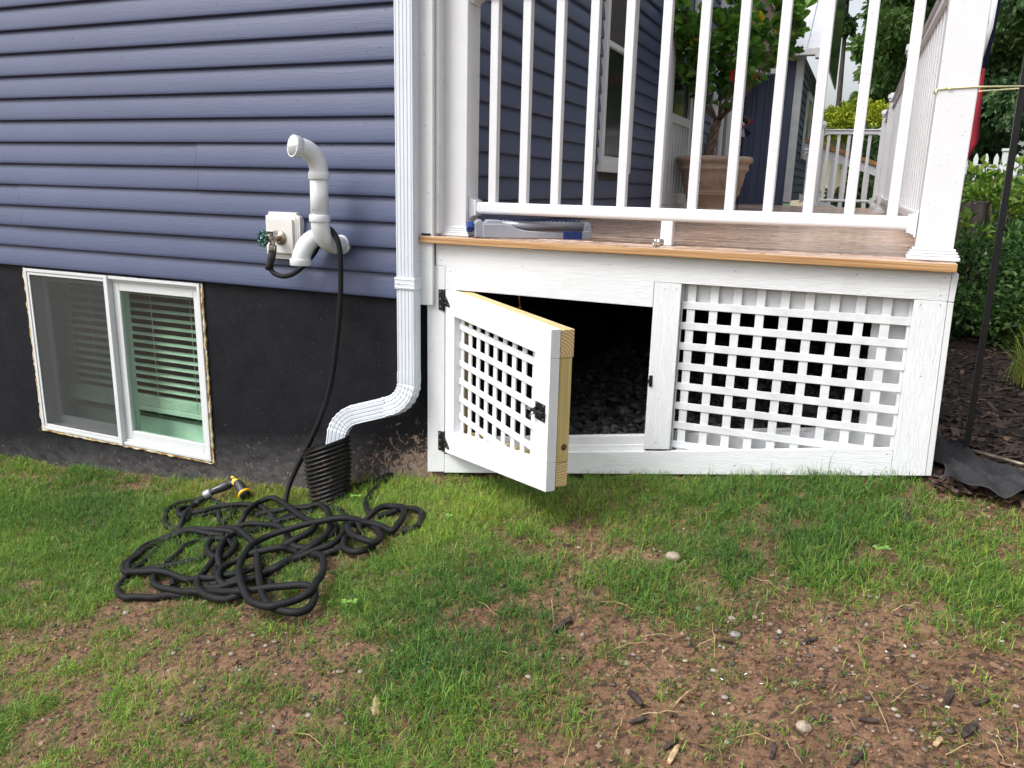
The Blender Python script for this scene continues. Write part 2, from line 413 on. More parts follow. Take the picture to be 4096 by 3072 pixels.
def mk_soil():
    t = NT("damp_brown_soil")
    n1 = t.noise((5, 5, 5), 6, .62); n2 = t.noise((48, 48, 48), 5, .7)
    c = t.ramp(n1, [(0.3, (0.108, 0.058, 0.033)), (0.5, (0.180, 0.100, 0.059)), (0.7, (0.245, 0.145, 0.088))])
    c = t.mix(t.ramp(n2, [(0.40, .85), (0.54, 0.0)]), c, (0.032, 0.021, 0.015))
    c = t.mix(t.ramp(t.noise((95, 95, 95), 4, .7), [(0.56, 0.0), (0.66, .6)]), c, (0.26, 0.17, 0.115))
    # the yard far behind is lawn
    sx = t.n("ShaderNodeSeparateXYZ"); cc = t.n("ShaderNodeTexCoord"); t.l(cc.outputs["Object"], sx.inputs[0])
    far = t.ramp(t.math('MULTIPLY', sx.outputs[1], .05), [(0.38, 0.0), (0.42, 1.0)])
    c = t.mix(far, c, t.ramp(t.noise((6, 6, 6), 6, .7), [(0.3, (0.025, 0.055, 0.012)), (0.7, (0.07, 0.13, 0.03))]))
    t.set(Base_Color=c, Roughness=t.ramp(n2, [(0.35, .42), (0.65, .8)]), Specular_IOR_Level=.22)
    t.bump(t.noise((22, 22, 22), 5, .7), .8, .014); t.bump(n2, .9, .010); t.bump(t.noise((190, 190, 190), 3, .7), .5, .002)
    return t.m
M['soil'] = mk_soil()

def mk_attr(name, stops, rough=.55, trans=0.0, spec=.4, tname='tint', bump=None):
    t = NT(name); c = t.ramp(t.attr(tname), stops); t.set(Base_Color=c, Roughness=rough, Specular_IOR_Level=spec)
    if bump: t.bump(t.noise((bump,) * 3, 4, .6), .4, .002)
    if trans > 0:
        tl = t.n("ShaderNodeBsdfTranslucent"); t.l(c, tl.inputs[0]); m = t.n("ShaderNodeMixShader"); m.inputs[0].default_value = trans
        t.l(t.p.outputs[0], m.inputs[1]); t.l(tl.outputs[0], m.inputs[2]); t.l(m.outputs[0], t.out.inputs[0])
    return t.m
M['grass'] = mk_attr("lawn_grass", [(0.0, (0.032, 0.086, 0.028)), (0.35, (0.090, 0.205, 0.040)), (0.62, (0.22, 0.37, 0.055)), (0.86, (0.40, 0.47, 0.08)), (0.93, (0.28, 0.20, 0.06)), (1.0, (0.36, 0.24, 0.10))], .45, .30, .22)
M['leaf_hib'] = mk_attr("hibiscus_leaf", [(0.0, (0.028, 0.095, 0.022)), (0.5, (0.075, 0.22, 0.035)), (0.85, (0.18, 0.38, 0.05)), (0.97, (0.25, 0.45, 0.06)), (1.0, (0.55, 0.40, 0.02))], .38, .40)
M['leaf_dark'] = mk_attr("dark_tree_leaf", [(0.0, (0.046, 0.090, 0.040)), (0.6, (0.092, 0.175, 0.065)), (1.0, (0.17, 0.27, 0.09))], .45, .35)
M['leaf_mid'] = mk_attr("mid_tree_leaf", [(0.0, (0.070, 0.130, 0.045)), (0.6, (0.135, 0.24, 0.070)), (1.0, (0.23, 0.34, 0.10))], .5, .4)
M['leaf_lime'] = mk_attr("lime_shrub_leaf", [(0.0, (0.06, 0.14, 0.02)), (0.6, (0.17, 0.30, 0.035)), (1.0, (0.33, 0.45, 0.06))], .5, .35)
M['leaf_gold'] = mk_attr("golden_shrub_leaf", [(0.0, (0.16, 0.21, 0.015)), (0.6, (0.36, 0.42, 0.02)), (1.0, (0.50, 0.53, 0.04))], .6, .3)
M['leaf_box'] = mk_attr("boxwood_leaf", [(0.0, (0.028, 0.076, 0.022)), (0.6, (0.066, 0.155, 0.036)), (1.0, (0.16, 0.28, 0.06))], .42, .22)
M['chips'] = mk_attr("bark_mulch_chips", [(0.0, (0.016, 0.010, 0.008)), (0.5, (0.050, 0.031, 0.024)), (0.9, (0.11, 0.068, 0.052)), (1.0, (0.22, 0.13, 0.08))], .6, 0, .4, bump=120)
M['gravel'] = mk_attr("small_gravel", [(0.0, (0.065, 0.050, 0.042)), (0.45, (0.135, 0.092, 0.066)), (0.8, (0.21, 0.155, 0.115)), (1.0, (0.34, 0.30, 0.26))], .6, 0, .4)
M['crumb'] = mk_attr("soil_crumbs", [(0.0, (0.05, 0.029, 0.018)), (0.5, (0.155, 0.086, 0.050)), (0.85, (0.26, 0.155, 0.096)), (1.0, (0.30, 0.22, 0.16))], .7, 0, .2)
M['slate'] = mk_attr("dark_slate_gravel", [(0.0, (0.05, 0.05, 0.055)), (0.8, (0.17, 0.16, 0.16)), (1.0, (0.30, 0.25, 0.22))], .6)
M['mulch_base'] = mk_plain("mulch_soil", (0.022, 0.015, 0.012), .9, var=.3, vs=(30, 30, 30), bump=[((70, 70, 70), 4, .9, .01)])
def stone_mat(n, c): return mk_plain(n, c, .6, 0, var=.2, vs=(70, 70, 70), bump=[((110, 110, 110), 4, .4, .002)])
M['stone_tan'] = stone_mat("tan_stone", (0.30, 0.245, 0.185)); M['stone_grey'] = stone_mat("grey_stone", (0.23, 0.21, 0.195)); M['stone_brown'] = stone_mat("brown_stone", (0.19, 0.13, 0.095)); M['stone_pale'] = stone_mat("pale_stone", (0.30, 0.26, 0.215))
M['chip_dark'] = mk_plain("dark_bark_chip", (0.038, 0.024, 0.020), .65, var=.35, vs=(60, 60, 60), bump=[((90, 90, 90), 4, .7, .003)])
M['chip_pale'] = mk_plain("pale_split_wood", (0.42, 0.29, 0.16), .7, var=.25, vs=(70, 70, 70), bump=[((120, 120, 120), 3, .5, .002)])
M['straw'] = mk_plain("dry_straw", (0.40, 0.29, 0.14), .6, var=.2, vs=(30, 30, 30))
M['petal'] = mk_plain("white_petal", (0.75, 0.74, 0.72), .6)
M['pink'] = mk_plain("pink_petal", (0.72, 0.04, 0.13), .6)
M['hib_red'] = mk_plain("red_petal", (0.62, 0.035, 0.03), .55)
M['clover'] = mk_plain("bright_clover", (0.15, 0.31, 0.05), .5, var=.1)
# ---------------------------------------------------------------- measured layout
STONES = [[1.428,-0.867,0.0092],[1.446,-0.92,0.0122],[1.501,-0.834,0.005],[1.418,-0.976,0.0056],[1.6,-0.86,0.0061],[1.63,-1.223,0.017],[1.8,-1.133,0.0068],[1.806,-1.151,0.0061],[1.748,-0.711,0.0075],[1.46,-1.162,0.008],[1.349,-1.06,0.0055],[1.42,-1.067,0.0084],[1.873,-1.164,0.0072],[1.83,-1.191,0.0059],[1.76,-1.205,0.0046],[2.025,-1.068,0.006],[1.687,-1.178,0.0055],[1.472,-1.216,0.0049],[1.549,-1.191,0.0035],[1.839,-0.952,0.0074],[0.99,-1.091,0.0067],[1.052,-1.093,0.0062],[0.861,-1.207,0.0065],[0.716,-1.209,0.0101],[1.218,-1.094,0.0099],[1.224,-1.063,0.0056],[1.351,-1.059,0.0063],[1.222,-0.621,0.0201],[1.034,-1.406,0.0043],[1.232,-1.368,0.0031],[0.925,-1.369,0.0045],[0.543,-1.242,0.0068],[1.268,-1.037,0.0064],[-0.582,-1.013,0.0125],[0.197,-1.166,0.0094],[0.109,-1.244,0.0102],[0.115,-1.428,0.006],[-0.008,-1.407,0.0054],[0.322,-1.444,0.0058],[0.512,-1.422,0.0088],[0.182,-1.417,0.0051],[-0.362,-1.123,0.0063],[-0.123,-1.239,0.0078],[0.544,-1.242,0.0086],[0.093,-1.58,0.0041]]
CHIPS = [[0.99,-1.01,1.021,-0.943],[0.849,-1.346,0.852,-1.315],[0.958,-1.31,0.963,-1.289],[1.252,-1.207,1.292,-1.248],[1.282,-1.309,1.312,-1.283],[1.369,-1.363,1.391,-1.328],[1.731,-1.179,1.77,-1.182],[1.577,-1.33,1.579,-1.295],[1.723,-1.312,1.741,-1.274],[1.896,-1.102,1.908,-1.056],[1.946,-1.088,1.976,-1.069],[1.817,-1.126,1.826,-1.149],[1.605,-0.921,1.636,-0.9],[1.417,-0.959,1.447,-0.953],[1.918,-1.189,1.948,-1.144],[1.84,-0.3,1.845,-0.162],[1.867,-1.234,1.879,-1.215],[0.174,-1.504,0.195,-1.483],[0.559,-1.535,0.561,-1.513],[0.687,-1.393,0.652,-1.329],[1.385,-1.392,1.396,-1.349]]
STRAWS = [[0.701,-0.874,0.818,-0.955],[0.925,-0.837,1.001,-1.021],[1.072,-0.854,1.215,-0.895],[1.173,-1.048,1.27,-1.014],[0.852,-1.108,0.938,-1.106],[0.819,-1.209,0.873,-1.191],[0.67,-1.195,0.76,-1.186],[1.299,-1.277,1.405,-1.248],[1.265,-1.275,1.263,-1.371],[1.357,-1.244,1.399,-1.147],[1.173,-1.361,1.182,-1.441],[0.958,-1.452,0.944,-1.39],[1.223,-0.991,1.301,-0.971],[1.385,-0.899,1.413,-1.025],[1.362,-1.224,1.4,-1.145],[1.365,-1.005,1.415,-0.946],[1.599,-1.195,1.644,-1.146],[1.751,-1.091,1.788,-1.208],[1.794,-1.121,1.854,-1.034],[1.504,-1.291,1.58,-1.289],[1.598,-1.284,1.633,-1.33],[1.699,-1.167,1.728,-1.215],[1.885,-1.256,1.961,-1.193],[1.964,-1.188,1.983,-1.242],[2.018,-1.111,2.007,-1.213],[1.445,-0.673,1.553,-0.748],[1.794,-0.791,1.873,-0.748],[1.977,-1.148,1.983,-1.195],[0.507,-1.482,0.637,-1.515]]
CLOVER = [[-0.159,-0.247],[0.33,-1.002],[0.381,-0.439],[1.76,-0.549]]
DENS = [
    [28,28,28,28,30,31,32,32,32,32,32,32,32,32,32,32,32,32,32,32,32,32,32,31,28,26,27,29,30,22,19,16,11,12,12,12,12,12,12],
    [26,27,28,28,28,28,29,30,32,32,32,32,32,32,32,32,32,32,32,32,32,32,31,28,26,26,28,30,27,20,17,16,11,12,12,12,12,12,12],
    [22,24,25,26,28,28,28,28,28,30,31,32,32,32,32,32,32,32,32,32,32,31,28,26,26,27,29,30,24,20,16,16,11,12,12,12,12,12,12],
    [23,23,22,23,24,26,27,28,28,28,28,28,29,30,32,32,32,32,32,32,31,28,27,26,27,29,30,28,22,20,16,16,11,12,12,12,12,12,12],
    [24,24,23,23,22,22,23,25,26,28,28,28,28,28,28,29,30,31,31,30,28,27,26,26,28,30,30,25,20,19,16,16,11,12,12,12,12,12,12],
    [30,28,26,24,24,23,23,22,22,24,25,26,27,28,28,28,28,28,27,26,25,24,25,26,29,30,28,23,20,18,16,16,11,12,12,12,12,12,12],
    [36,34,32,30,27,25,24,23,23,23,22,22,23,24,25,26,28,26,24,23,22,19,20,23,27,31,29,23,20,17,16,15,11,12,12,12,12,12,12],
    [37,37,36,35,33,31,29,27,25,24,23,23,23,23,22,22,22,21,19,16,14,14,17,21,26,31,31,20,16,14,12,13,11,12,12,12,12,12,12],
    [39,38,38,37,37,36,35,33,31,29,27,26,24,24,23,23,22,20,18,17,16,17,19,22,28,33,30,17,12,12,9,9,9,12,12,12,12,12,12],
    [39,39,39,39,38,38,37,37,36,35,33,32,31,29,28,26,24,24,23,21,22,23,27,30,33,36,28,19,15,14,9,7,9,14,14,12,12,12,12],
    [38,38,38,39,39,39,39,38,38,37,37,37,36,35,34,32,31,30,29,28,29,30,32,33,34,34,27,23,26,21,10,9,13,19,19,17,15,13,12],
    [36,37,37,38,38,39,39,39,39,39,39,38,38,38,37,37,36,34,33,33,33,34,34,32,33,34,32,31,32,25,17,18,21,26,27,23,21,18,15],
    [35,35,36,36,37,37,38,38,38,39,39,39,39,39,39,38,36,35,35,35,35,36,35,34,33,33,31,29,33,29,28,32,32,32,33,32,29,26,22],
    [34,34,35,35,35,36,36,37,37,37,38,38,38,39,39,37,36,36,36,36,36,36,36,34,32,32,26,24,34,35,35,36,35,35,36,35,34,33,31],
    [33,33,33,34,34,35,35,35,36,36,36,37,37,37,36,35,35,35,35,36,36,36,36,35,34,34,28,28,32,37,38,37,35,34,34,35,35,36,35],
    [32,32,32,33,33,33,34,34,34,35,35,35,35,35,35,34,34,34,35,35,36,36,36,36,36,35,31,29,30,36,38,38,37,33,30,32,34,34,35],
    [32,32,32,32,32,32,33,33,33,33,33,33,33,32,32,32,32,33,34,34,35,36,36,36,36,34,31,32,34,37,38,38,36,31,24,26,28,30,32],
    [32,32,32,32,32,32,32,32,32,31,31,31,30,30,30,30,31,32,33,34,36,36,36,36,36,34,33,35,37,38,38,38,35,25,11,15,19,23,26],
    [32,32,32,32,32,32,32,32,31,30,30,29,28,28,28,28,30,31,33,35,36,36,36,36,35,33,33,36,37,38,38,38,34,23,1,4,8,12,17],
    [32,32,32,32,32,32,32,31,31,30,29,29,28,28,28,29,30,32,34,36,36,36,36,36,35,32,34,36,37,38,38,38,34,24,2,0,0,3,7],
    [32,32,32,32,32,32,31,31,30,29,29,28,28,28,28,30,31,33,35,36,36,36,36,36,34,32,34,36,37,38,38,38,34,25,4,0,0,0,0],
]
TONE = [
    [20,20,20,20,20,20,20,20,20,20,20,20,20,20,20,20,20,20,20,20,20,20,20,20,20,20,20,20,20,20,20,20,20,20,20,20,20,20,20],
    [20,20,20,20,20,20,20,20,20,20,20,20,20,20,20,20,20,20,20,20,20,20,20,20,20,20,20,20,20,20,20,20,20,20,20,20,20,20,20],
    [20,20,20,20,20,20,20,20,20,20,20,20,20,20,20,20,20,20,20,20,20,20,20,20,20,20,20,20,20,20,20,20,20,20,20,20,20,20,20],
    [20,20,20,20,20,20,20,20,20,20,20,20,20,20,20,20,20,20,20,20,20,20,20,20,20,20,20,20,20,20,20,20,20,20,20,20,20,20,20],
    [20,20,20,20,20,20,20,20,20,20,20,20,20,20,20,20,20,20,20,20,20,20,20,20,20,20,20,20,20,20,20,20,20,20,20,20,20,20,20],
    [20,20,20,20,20,20,20,20,20,20,20,20,20,20,20,20,20,20,19,19,19,20,20,20,20,20,20,20,20,20,20,20,20,20,20,20,20,20,20],
    [20,20,20,20,20,20,20,20,20,20,20,20,20,20,20,20,19,19,18,18,19,19,20,20,20,19,20,20,20,20,20,20,20,20,20,20,20,20,20],
    [20,20,20,20,20,20,20,20,20,20,20,20,20,20,19,19,18,18,18,18,19,19,19,18,17,17,18,19,20,20,20,20,20,20,20,20,20,20,20],
    [20,20,20,20,20,20,20,20,20,20,20,20,20,19,19,18,18,18,18,19,19,19,17,15,13,12,14,17,19,20,20,20,20,20,20,20,20,20,20],
    [20,20,20,20,20,20,20,20,20,20,20,20,20,19,18,17,17,18,18,18,18,17,15,12,9,9,12,16,19,19,19,20,20,20,20,20,20,20,20],
    [20,20,20,20,20,20,19,19,20,20,21,22,21,18,17,16,17,17,18,17,16,15,13,11,9,10,13,16,18,18,18,19,20,20,20,20,20,20,20],
    [20,20,20,20,19,19,19,19,19,20,20,19,17,15,14,15,16,17,17,16,15,14,14,13,13,14,16,17,16,15,15,17,20,21,21,20,20,20,20],
    [20,20,20,19,19,18,18,18,17,17,16,15,13,13,13,15,16,17,16,16,15,16,17,17,18,19,19,17,15,12,12,15,19,23,22,21,20,20,20],
    [20,20,19,19,18,18,17,16,15,14,13,12,12,13,15,16,17,17,17,17,17,18,20,21,22,21,20,17,14,11,10,13,18,23,23,21,20,20,20],
    [20,19,19,19,18,17,16,15,14,13,12,13,14,16,17,19,19,19,18,18,19,20,22,23,23,22,20,17,14,11,11,13,17,21,23,21,20,20,20],
    [20,19,19,18,18,17,16,15,14,14,14,15,17,19,21,22,21,20,20,20,20,21,22,23,23,22,20,17,14,12,12,14,17,20,22,21,20,20,20],
    [20,19,19,19,18,17,17,16,16,16,17,19,21,24,25,24,22,21,20,20,21,21,22,22,22,21,19,17,16,14,14,15,18,20,21,21,20,20,20],
    [20,19,19,19,18,18,17,17,18,18,20,22,24,26,26,24,22,21,20,20,21,21,22,22,21,20,19,18,17,16,16,17,18,19,20,20,20,20,20],
    [20,19,19,19,19,18,18,18,19,20,22,24,26,26,25,23,21,21,20,20,21,21,21,21,21,20,19,18,18,17,17,18,19,20,20,20,20,20,20],
    [20,19,19,19,19,19,19,19,20,21,23,24,25,25,23,22,21,20,20,20,21,21,21,21,20,20,19,19,18,18,18,19,19,20,20,20,20,20,20],
    [20,20,19,19,19,19,19,20,21,22,23,24,24,23,22,21,20,20,20,20,20,20,20,20,20,20,19,19,19,19,19,19,19,20,20,20,20,20,20],
]
HOSE = [[[-0.616,-0.413,0.011],[-0.615,-0.39,0.027],[-0.617,-0.367,0.042],[-0.637,-0.307,0.042],[-0.64,-0.245,0.042],[-0.595,-0.219,0.042],[-0.507,-0.256,0.042],[-0.383,-0.342,0.042],[-0.261,-0.429,0.042],[-0.187,-0.479,0.042],[-0.145,-0.52,0.042],[-0.122,-0.565,0.042],[-0.134,-0.604,0.042],[-0.157,-0.636,0.042],[-0.189,-0.648,0.027],[-0.246,-0.641,0.011]],[[-1.032,-0.188,0.011],[-0.99,-0.258,0.027],[-0.949,-0.33,0.042],[-0.913,-0.398,0.042],[-0.885,-0.443,0.042],[-0.877,-0.466,0.027],[-0.875,-0.482,0.011]],[[-0.866,-0.487,0.011],[-0.898,-0.472,0.011],[-0.957,-0.457,0.011],[-1.022,-0.414,0.011],[-1.071,-0.356,0.011],[-1.091,-0.292,0.011],[-1.074,-0.244,0.011],[-1.043,-0.201,0.011],[-0.973,-0.197,0.011],[-0.88,-0.219,0.011],[-0.774,-0.259,0.011],[-0.684,-0.284,0.011],[-0.602,-0.302,0.011],[-0.518,-0.324,0.011],[-0.415,-0.381,0.011]],[[-0.995,-0.287,0.011],[-1.008,-0.335,0.027],[-0.996,-0.363,0.027],[-0.961,-0.382,0.027],[-0.909,-0.373,0.027],[-0.865,-0.346,0.027],[-0.834,-0.306,0.027],[-0.784,-0.285,0.027],[-0.721,-0.26,0.027],[-0.637,-0.26,0.027],[-0.569,-0.291,0.027],[-0.5,-0.326,0.011]],[[-0.919,-0.399,0.011],[-0.874,-0.365,0.011],[-0.826,-0.316,0.011],[-0.764,-0.28,0.011]],[[-0.751,-0.285,0.011],[-0.711,-0.358,0.011],[-0.703,-0.411,0.011],[-0.692,-0.45,0.011]],[[-0.81,-0.314,0.011],[-0.759,-0.364,0.011],[-0.696,-0.41,0.011]],[[-0.593,-0.322,0.011],[-0.558,-0.314,0.027],[-0.519,-0.293,0.027],[-0.451,-0.277,0.027],[-0.365,-0.285,0.027],[-0.311,-0.274,0.027],[-0.232,-0.33,0.027],[-0.153,-0.414,0.027],[-0.074,-0.522,0.027],[-0.045,-0.595,0.027],[-0.043,-0.662,0.027],[-0.07,-0.713,0.027],[-0.088,-0.774,0.027],[-0.114,-0.823,0.027],[-0.139,-0.87,0.027],[-0.192,-0.901,0.027],[-0.245,-0.917,0.027],[-0.293,-0.914,0.027],[-0.319,-0.895,0.011]],[[-0.609,-0.425,0.011],[-0.563,-0.421,0.027],[-0.49,-0.413,0.027],[-0.388,-0.442,0.027],[-0.31,-0.491,0.027],[-0.238,-0.562,0.027],[-0.175,-0.627,0.027],[-0.115,-0.655,0.027],[-0.08,-0.64,0.011]],[[-0.527,-0.48,0.011],[-0.497,-0.433,0.011],[-0.466,-0.386,0.011],[-0.444,-0.336,0.011],[-0.412,-0.287,0.011]],[[-0.472,-0.398,0.011],[-0.419,-0.367,0.011],[-0.366,-0.335,0.011],[-0.313,-0.304,0.011]],[[0.06,-0.481,0.011],[0.034,-0.487,0.027],[0.008,-0.497,0.042],[-0.042,-0.513,0.058],[-0.114,-0.519,0.058],[-0.177,-0.529,0.058],[-0.23,-0.552,0.058],[-0.279,-0.581,0.058],[-0.308,-0.624,0.058],[-0.306,-0.693,0.058],[-0.271,-0.773,0.058],[-0.213,-0.851,0.058],[-0.146,-0.923,0.058],[-0.072,-0.992,0.058],[0.012,-1.056,0.058],[0.075,-1.087,0.058],[0.12,-1.092,0.058],[0.154,-1.071,0.058],[0.183,-1.043,0.058],[0.202,-1.015,0.058],[0.202,-0.985,0.058],[0.183,-0.944,0.058],[0.169,-0.901,0.058],[0.139,-0.848,0.058],[0.085,-0.778,0.042],[0.033,-0.737,0.027],[-0.029,-0.698,0.011]],[[-0.691,-0.443,0.011],[-0.617,-0.459,0.027],[-0.523,-0.509,0.042],[-0.42,-0.573,0.042],[-0.334,-0.637,0.042],[-0.243,-0.726,0.042],[-0.15,-0.828,0.042],[-0.075,-0.91,0.042],[-0.0,-0.986,0.042],[0.068,-1.045,0.042],[0.119,-1.072,0.042],[0.17,-1.085,0.042],[0.21,-1.079,0.042],[0.229,-1.052,0.042],[0.224,-1.016,0.042],[0.2,-0.977,0.042],[0.164,-0.952,0.042],[0.123,-0.944,0.042],[0.077,-0.954,0.042],[0.025,-0.965,0.042],[-0.027,-0.976,0.042],[-0.104,-0.982,0.042],[-0.212,-0.952,0.027],[-0.323,-0.909,0.011]],[[-0.515,-0.494,0.011],[-0.583,-0.488,0.027],[-0.643,-0.492,0.027],[-0.72,-0.497,0.027],[-0.793,-0.507,0.027],[-0.844,-0.541,0.027],[-0.883,-0.584,0.027],[-0.89,-0.648,0.027],[-0.879,-0.719,0.027],[-0.855,-0.773,0.027],[-0.819,-0.812,0.027],[-0.776,-0.833,0.027],[-0.754,-0.818,0.011]],[[-0.604,-0.502,0.011],[-0.684,-0.518,0.027],[-0.765,-0.519,0.027],[-0.812,-0.555,0.027],[-0.852,-0.605,0.027],[-0.865,-0.663,0.027],[-0.859,-0.722,0.027],[-0.838,-0.77,0.027],[-0.798,-0.809,0.027],[-0.762,-0.83,0.027],[-0.702,-0.828,0.027],[-0.634,-0.819,0.027],[-0.607,-0.795,0.011]],[[-0.604,-0.502,0.011],[-0.695,-0.508,0.011],[-0.772,-0.513,0.011],[-0.814,-0.538,0.011],[-0.82,-0.59,0.011],[-0.82,-0.645,0.011],[-0.809,-0.709,0.011],[-0.794,-0.775,0.011],[-0.784,-0.813,0.011],[-0.772,-0.859,0.011],[-0.747,-0.902,0.011],[-0.695,-0.943,0.011],[-0.639,-0.963,0.011],[-0.594,-0.949,0.011],[-0.535,-0.935,0.011],[-0.467,-0.93,0.011],[-0.395,-0.929,0.011],[-0.325,-0.928,0.011],[-0.269,-0.937,0.011]],[[-0.78,-0.806,0.011],[-0.671,-0.821,0.027],[-0.582,-0.818,0.027],[-0.476,-0.84,0.027],[-0.391,-0.852,0.027],[-0.325,-0.847,0.027],[-0.276,-0.831,0.027],[-0.241,-0.809,0.027],[-0.201,-0.792,0.027],[-0.181,-0.761,0.011]],[[-0.783,-0.803,0.011],[-0.723,-0.774,0.011],[-0.664,-0.748,0.011],[-0.604,-0.716,0.011],[-0.561,-0.68,0.011],[-0.541,-0.636,0.011],[-0.538,-0.589,0.011],[-0.532,-0.554,0.011]],[[-0.674,-0.739,0.011],[-0.682,-0.677,0.011],[-0.697,-0.614,0.011],[-0.69,-0.564,0.011],[-0.654,-0.534,0.011]],[[-0.8,-0.568,0.011],[-0.728,-0.607,0.011]],[[-0.644,-0.826,0.011],[-0.601,-0.872,0.027],[-0.552,-0.9,0.027],[-0.486,-0.917,0.027],[-0.407,-0.93,0.027],[-0.319,-0.94,0.027],[-0.264,-0.927,0.011]],[[-0.557,-0.822,0.011],[-0.504,-0.873,0.011]],[[-0.483,-0.59,0.011],[-0.515,-0.579,0.027],[-0.575,-0.566,0.027],[-0.594,-0.591,0.027],[-0.567,-0.638,0.027],[-0.494,-0.692,0.027],[-0.44,-0.71,0.027],[-0.419,-0.684,0.027],[-0.444,-0.623,0.027],[-0.526,-0.53,0.011]],[[-0.553,-0.483,0.011],[-0.547,-0.545,0.027],[-0.491,-0.641,0.042],[-0.436,-0.716,0.042],[-0.391,-0.758,0.027],[-0.386,-0.752,0.011]],[[-0.501,-0.629,0.011],[-0.45,-0.73,0.027],[-0.423,-0.798,0.027],[-0.399,-0.851,0.027],[-0.359,-0.899,0.027],[-0.304,-0.941,0.027],[-0.222,-0.984,0.027],[-0.145,-0.996,0.027],[-0.105,-0.983,0.027],[-0.081,-0.954,0.011]],[[-0.419,-0.749,0.011],[-0.364,-0.807,0.011]],[[-0.113,-0.659,0.011],[-0.145,-0.669,0.027],[-0.176,-0.689,0.042],[-0.229,-0.701,0.042],[-0.282,-0.722,0.042],[-0.318,-0.745,0.042],[-0.336,-0.78,0.042],[-0.318,-0.834,0.042],[-0.271,-0.888,0.042],[-0.23,-0.904,0.027],[-0.214,-0.893,0.011]],[[-0.313,-0.891,0.011],[-0.314,-0.902,0.027],[-0.307,-0.888,0.027],[-0.237,-0.889,0.027],[-0.179,-0.878,0.027],[-0.158,-0.842,0.011]],[[-0.209,-0.869,0.011],[-0.147,-0.862,0.011],[-0.097,-0.86,0.011],[-0.053,-0.881,0.011],[-0.035,-0.91,0.011]],[[0.07,-0.551,0.011],[0.059,-0.524,0.027],[0.033,-0.524,0.042],[0.046,-0.574,0.058],[0.069,-0.607,0.058],[0.117,-0.647,0.058],[0.182,-0.679,0.058],[0.222,-0.673,0.058],[0.209,-0.62,0.042],[0.155,-0.551,0.027],[0.094,-0.497,0.011]],[[0.025,-0.473,0.011],[0.102,-0.509,0.027],[0.156,-0.522,0.027],[0.213,-0.552,0.027],[0.213,-0.512,0.027],[0.198,-0.443,0.027],[0.156,-0.385,0.027],[0.103,-0.363,0.027],[0.068,-0.384,0.027],[0.056,-0.429,0.027],[0.041,-0.457,0.011]],[[0.032,-0.407,0.011],[-0.037,-0.334,0.011],[-0.098,-0.231,0.011],[-0.128,-0.133,0.011],[-0.133,-0.042,0.011],[-0.144,0.063,0.011],[-0.147,0.081,0.011],[-0.157,0.034,0.011],[-0.189,-0.039,0.011],[-0.22,-0.063,0.011],[-0.26,-0.084,0.011]],[[0.075,-0.427,0.011],[0.108,-0.393,0.011],[0.144,-0.354,0.011],[0.199,-0.356,0.011],[0.248,-0.396,0.011],[0.274,-0.454,0.011],[0.269,-0.5,0.011],[0.237,-0.519,0.011]],[[-0.034,-0.478,0.011],[0.033,-0.592,0.027],[0.034,-0.658,0.027],[0.0,-0.692,0.027],[-0.052,-0.735,0.027],[-0.073,-0.759,0.027],[-0.088,-0.814,0.027],[-0.15,-0.813,0.011]],[[-0.134,-0.435,0.011],[-0.091,-0.466,0.011],[-0.05,-0.518,0.011],[-0.039,-0.577,0.011],[-0.074,-0.585,0.011],[-0.1,-0.605,0.011]],[[0.037,-0.551,0.011],[0.066,-0.625,0.027],[0.101,-0.676,0.027],[0.15,-0.705,0.027],[0.187,-0.696,0.027],[0.192,-0.638,0.011]],[[0.032,-0.693,0.011],[0.056,-0.672,0.011],[0.079,-0.649,0.011]],[[-0.067,-0.419,0.011],[-0.141,-0.345,0.011],[-0.191,-0.305,0.011],[-0.254,-0.28,0.011],[-0.355,-0.248,0.011],[-0.42,-0.236,0.011]],[[-0.193,-0.453,0.011],[-0.169,-0.523,0.011],[-0.197,-0.561,0.011],[-0.213,-0.594,0.011]]]
# ---------------------------------------------------------------- ground
_ZX = [(-60, -1.6), (-6, -1.30), (-2.73, -1.11), (-2.12, -1.075), (-1.58, -1.03), (-.93, -.95), (-.58, -.905), (-.2, -.80), (.05, -.735), (.65, -.64), (1.25, -.535), (1.9, -.445), (2.6, -.40), (8, -.3), (60, -.2)]
def gz(x, y):
    x = np.asarray(x, float); y = np.asarray(y, float)
    z = np.interp(x, [a for a, b in _ZX], [b for a, b in _ZX])
    return z + np.where(y < 0, .115 * np.maximum(y, -12), 0) + np.where(y > 2, .045 * np.minimum(y - 2, 12), 0)
def gdet(x, y):
    near = np.clip((3.4 - np.abs(np.asarray(x))) * 3, 0, 1) * np.clip((np.asarray(y) + 2.9) * 3, 0, 1) * np.clip((.6 - np.asarray(y)) * 3, 0, 1)
    return near * ((fbm(np.asarray(x) * 3.1, np.asarray(y) * 3.1, 3) - .47) * .05 + (fbm(np.asarray(x) * 17, np.asarray(y) * 17, 9) - .47) * .022)
def ground_z(x, y): return gz(x, y) + gdet(x, y)

_dx = np.linspace(-3, 2.7, 39); _dy = np.linspace(-2.1, .3, 21)
_D = np.array(DENS) / 40.0; _T = np.array(TONE) / 20.0 - 1
def grid(A, x, y):
    i = np.clip((np.asarray(x) + 3) / .15, 0, 37.999); j = np.clip((np.asarray(y) + 2.1) / .12, 0, 19.999)
    i0 = i.astype(int); j0 = j.astype(int); a = i - i0; b = j - j0
    return A[j0, i0] * (1 - a) * (1 - b) + A[j0, i0 + 1] * a * (1 - b) + A[j0 + 1, i0] * (1 - a) * b + A[j0 + 1, i0 + 1] * a * b

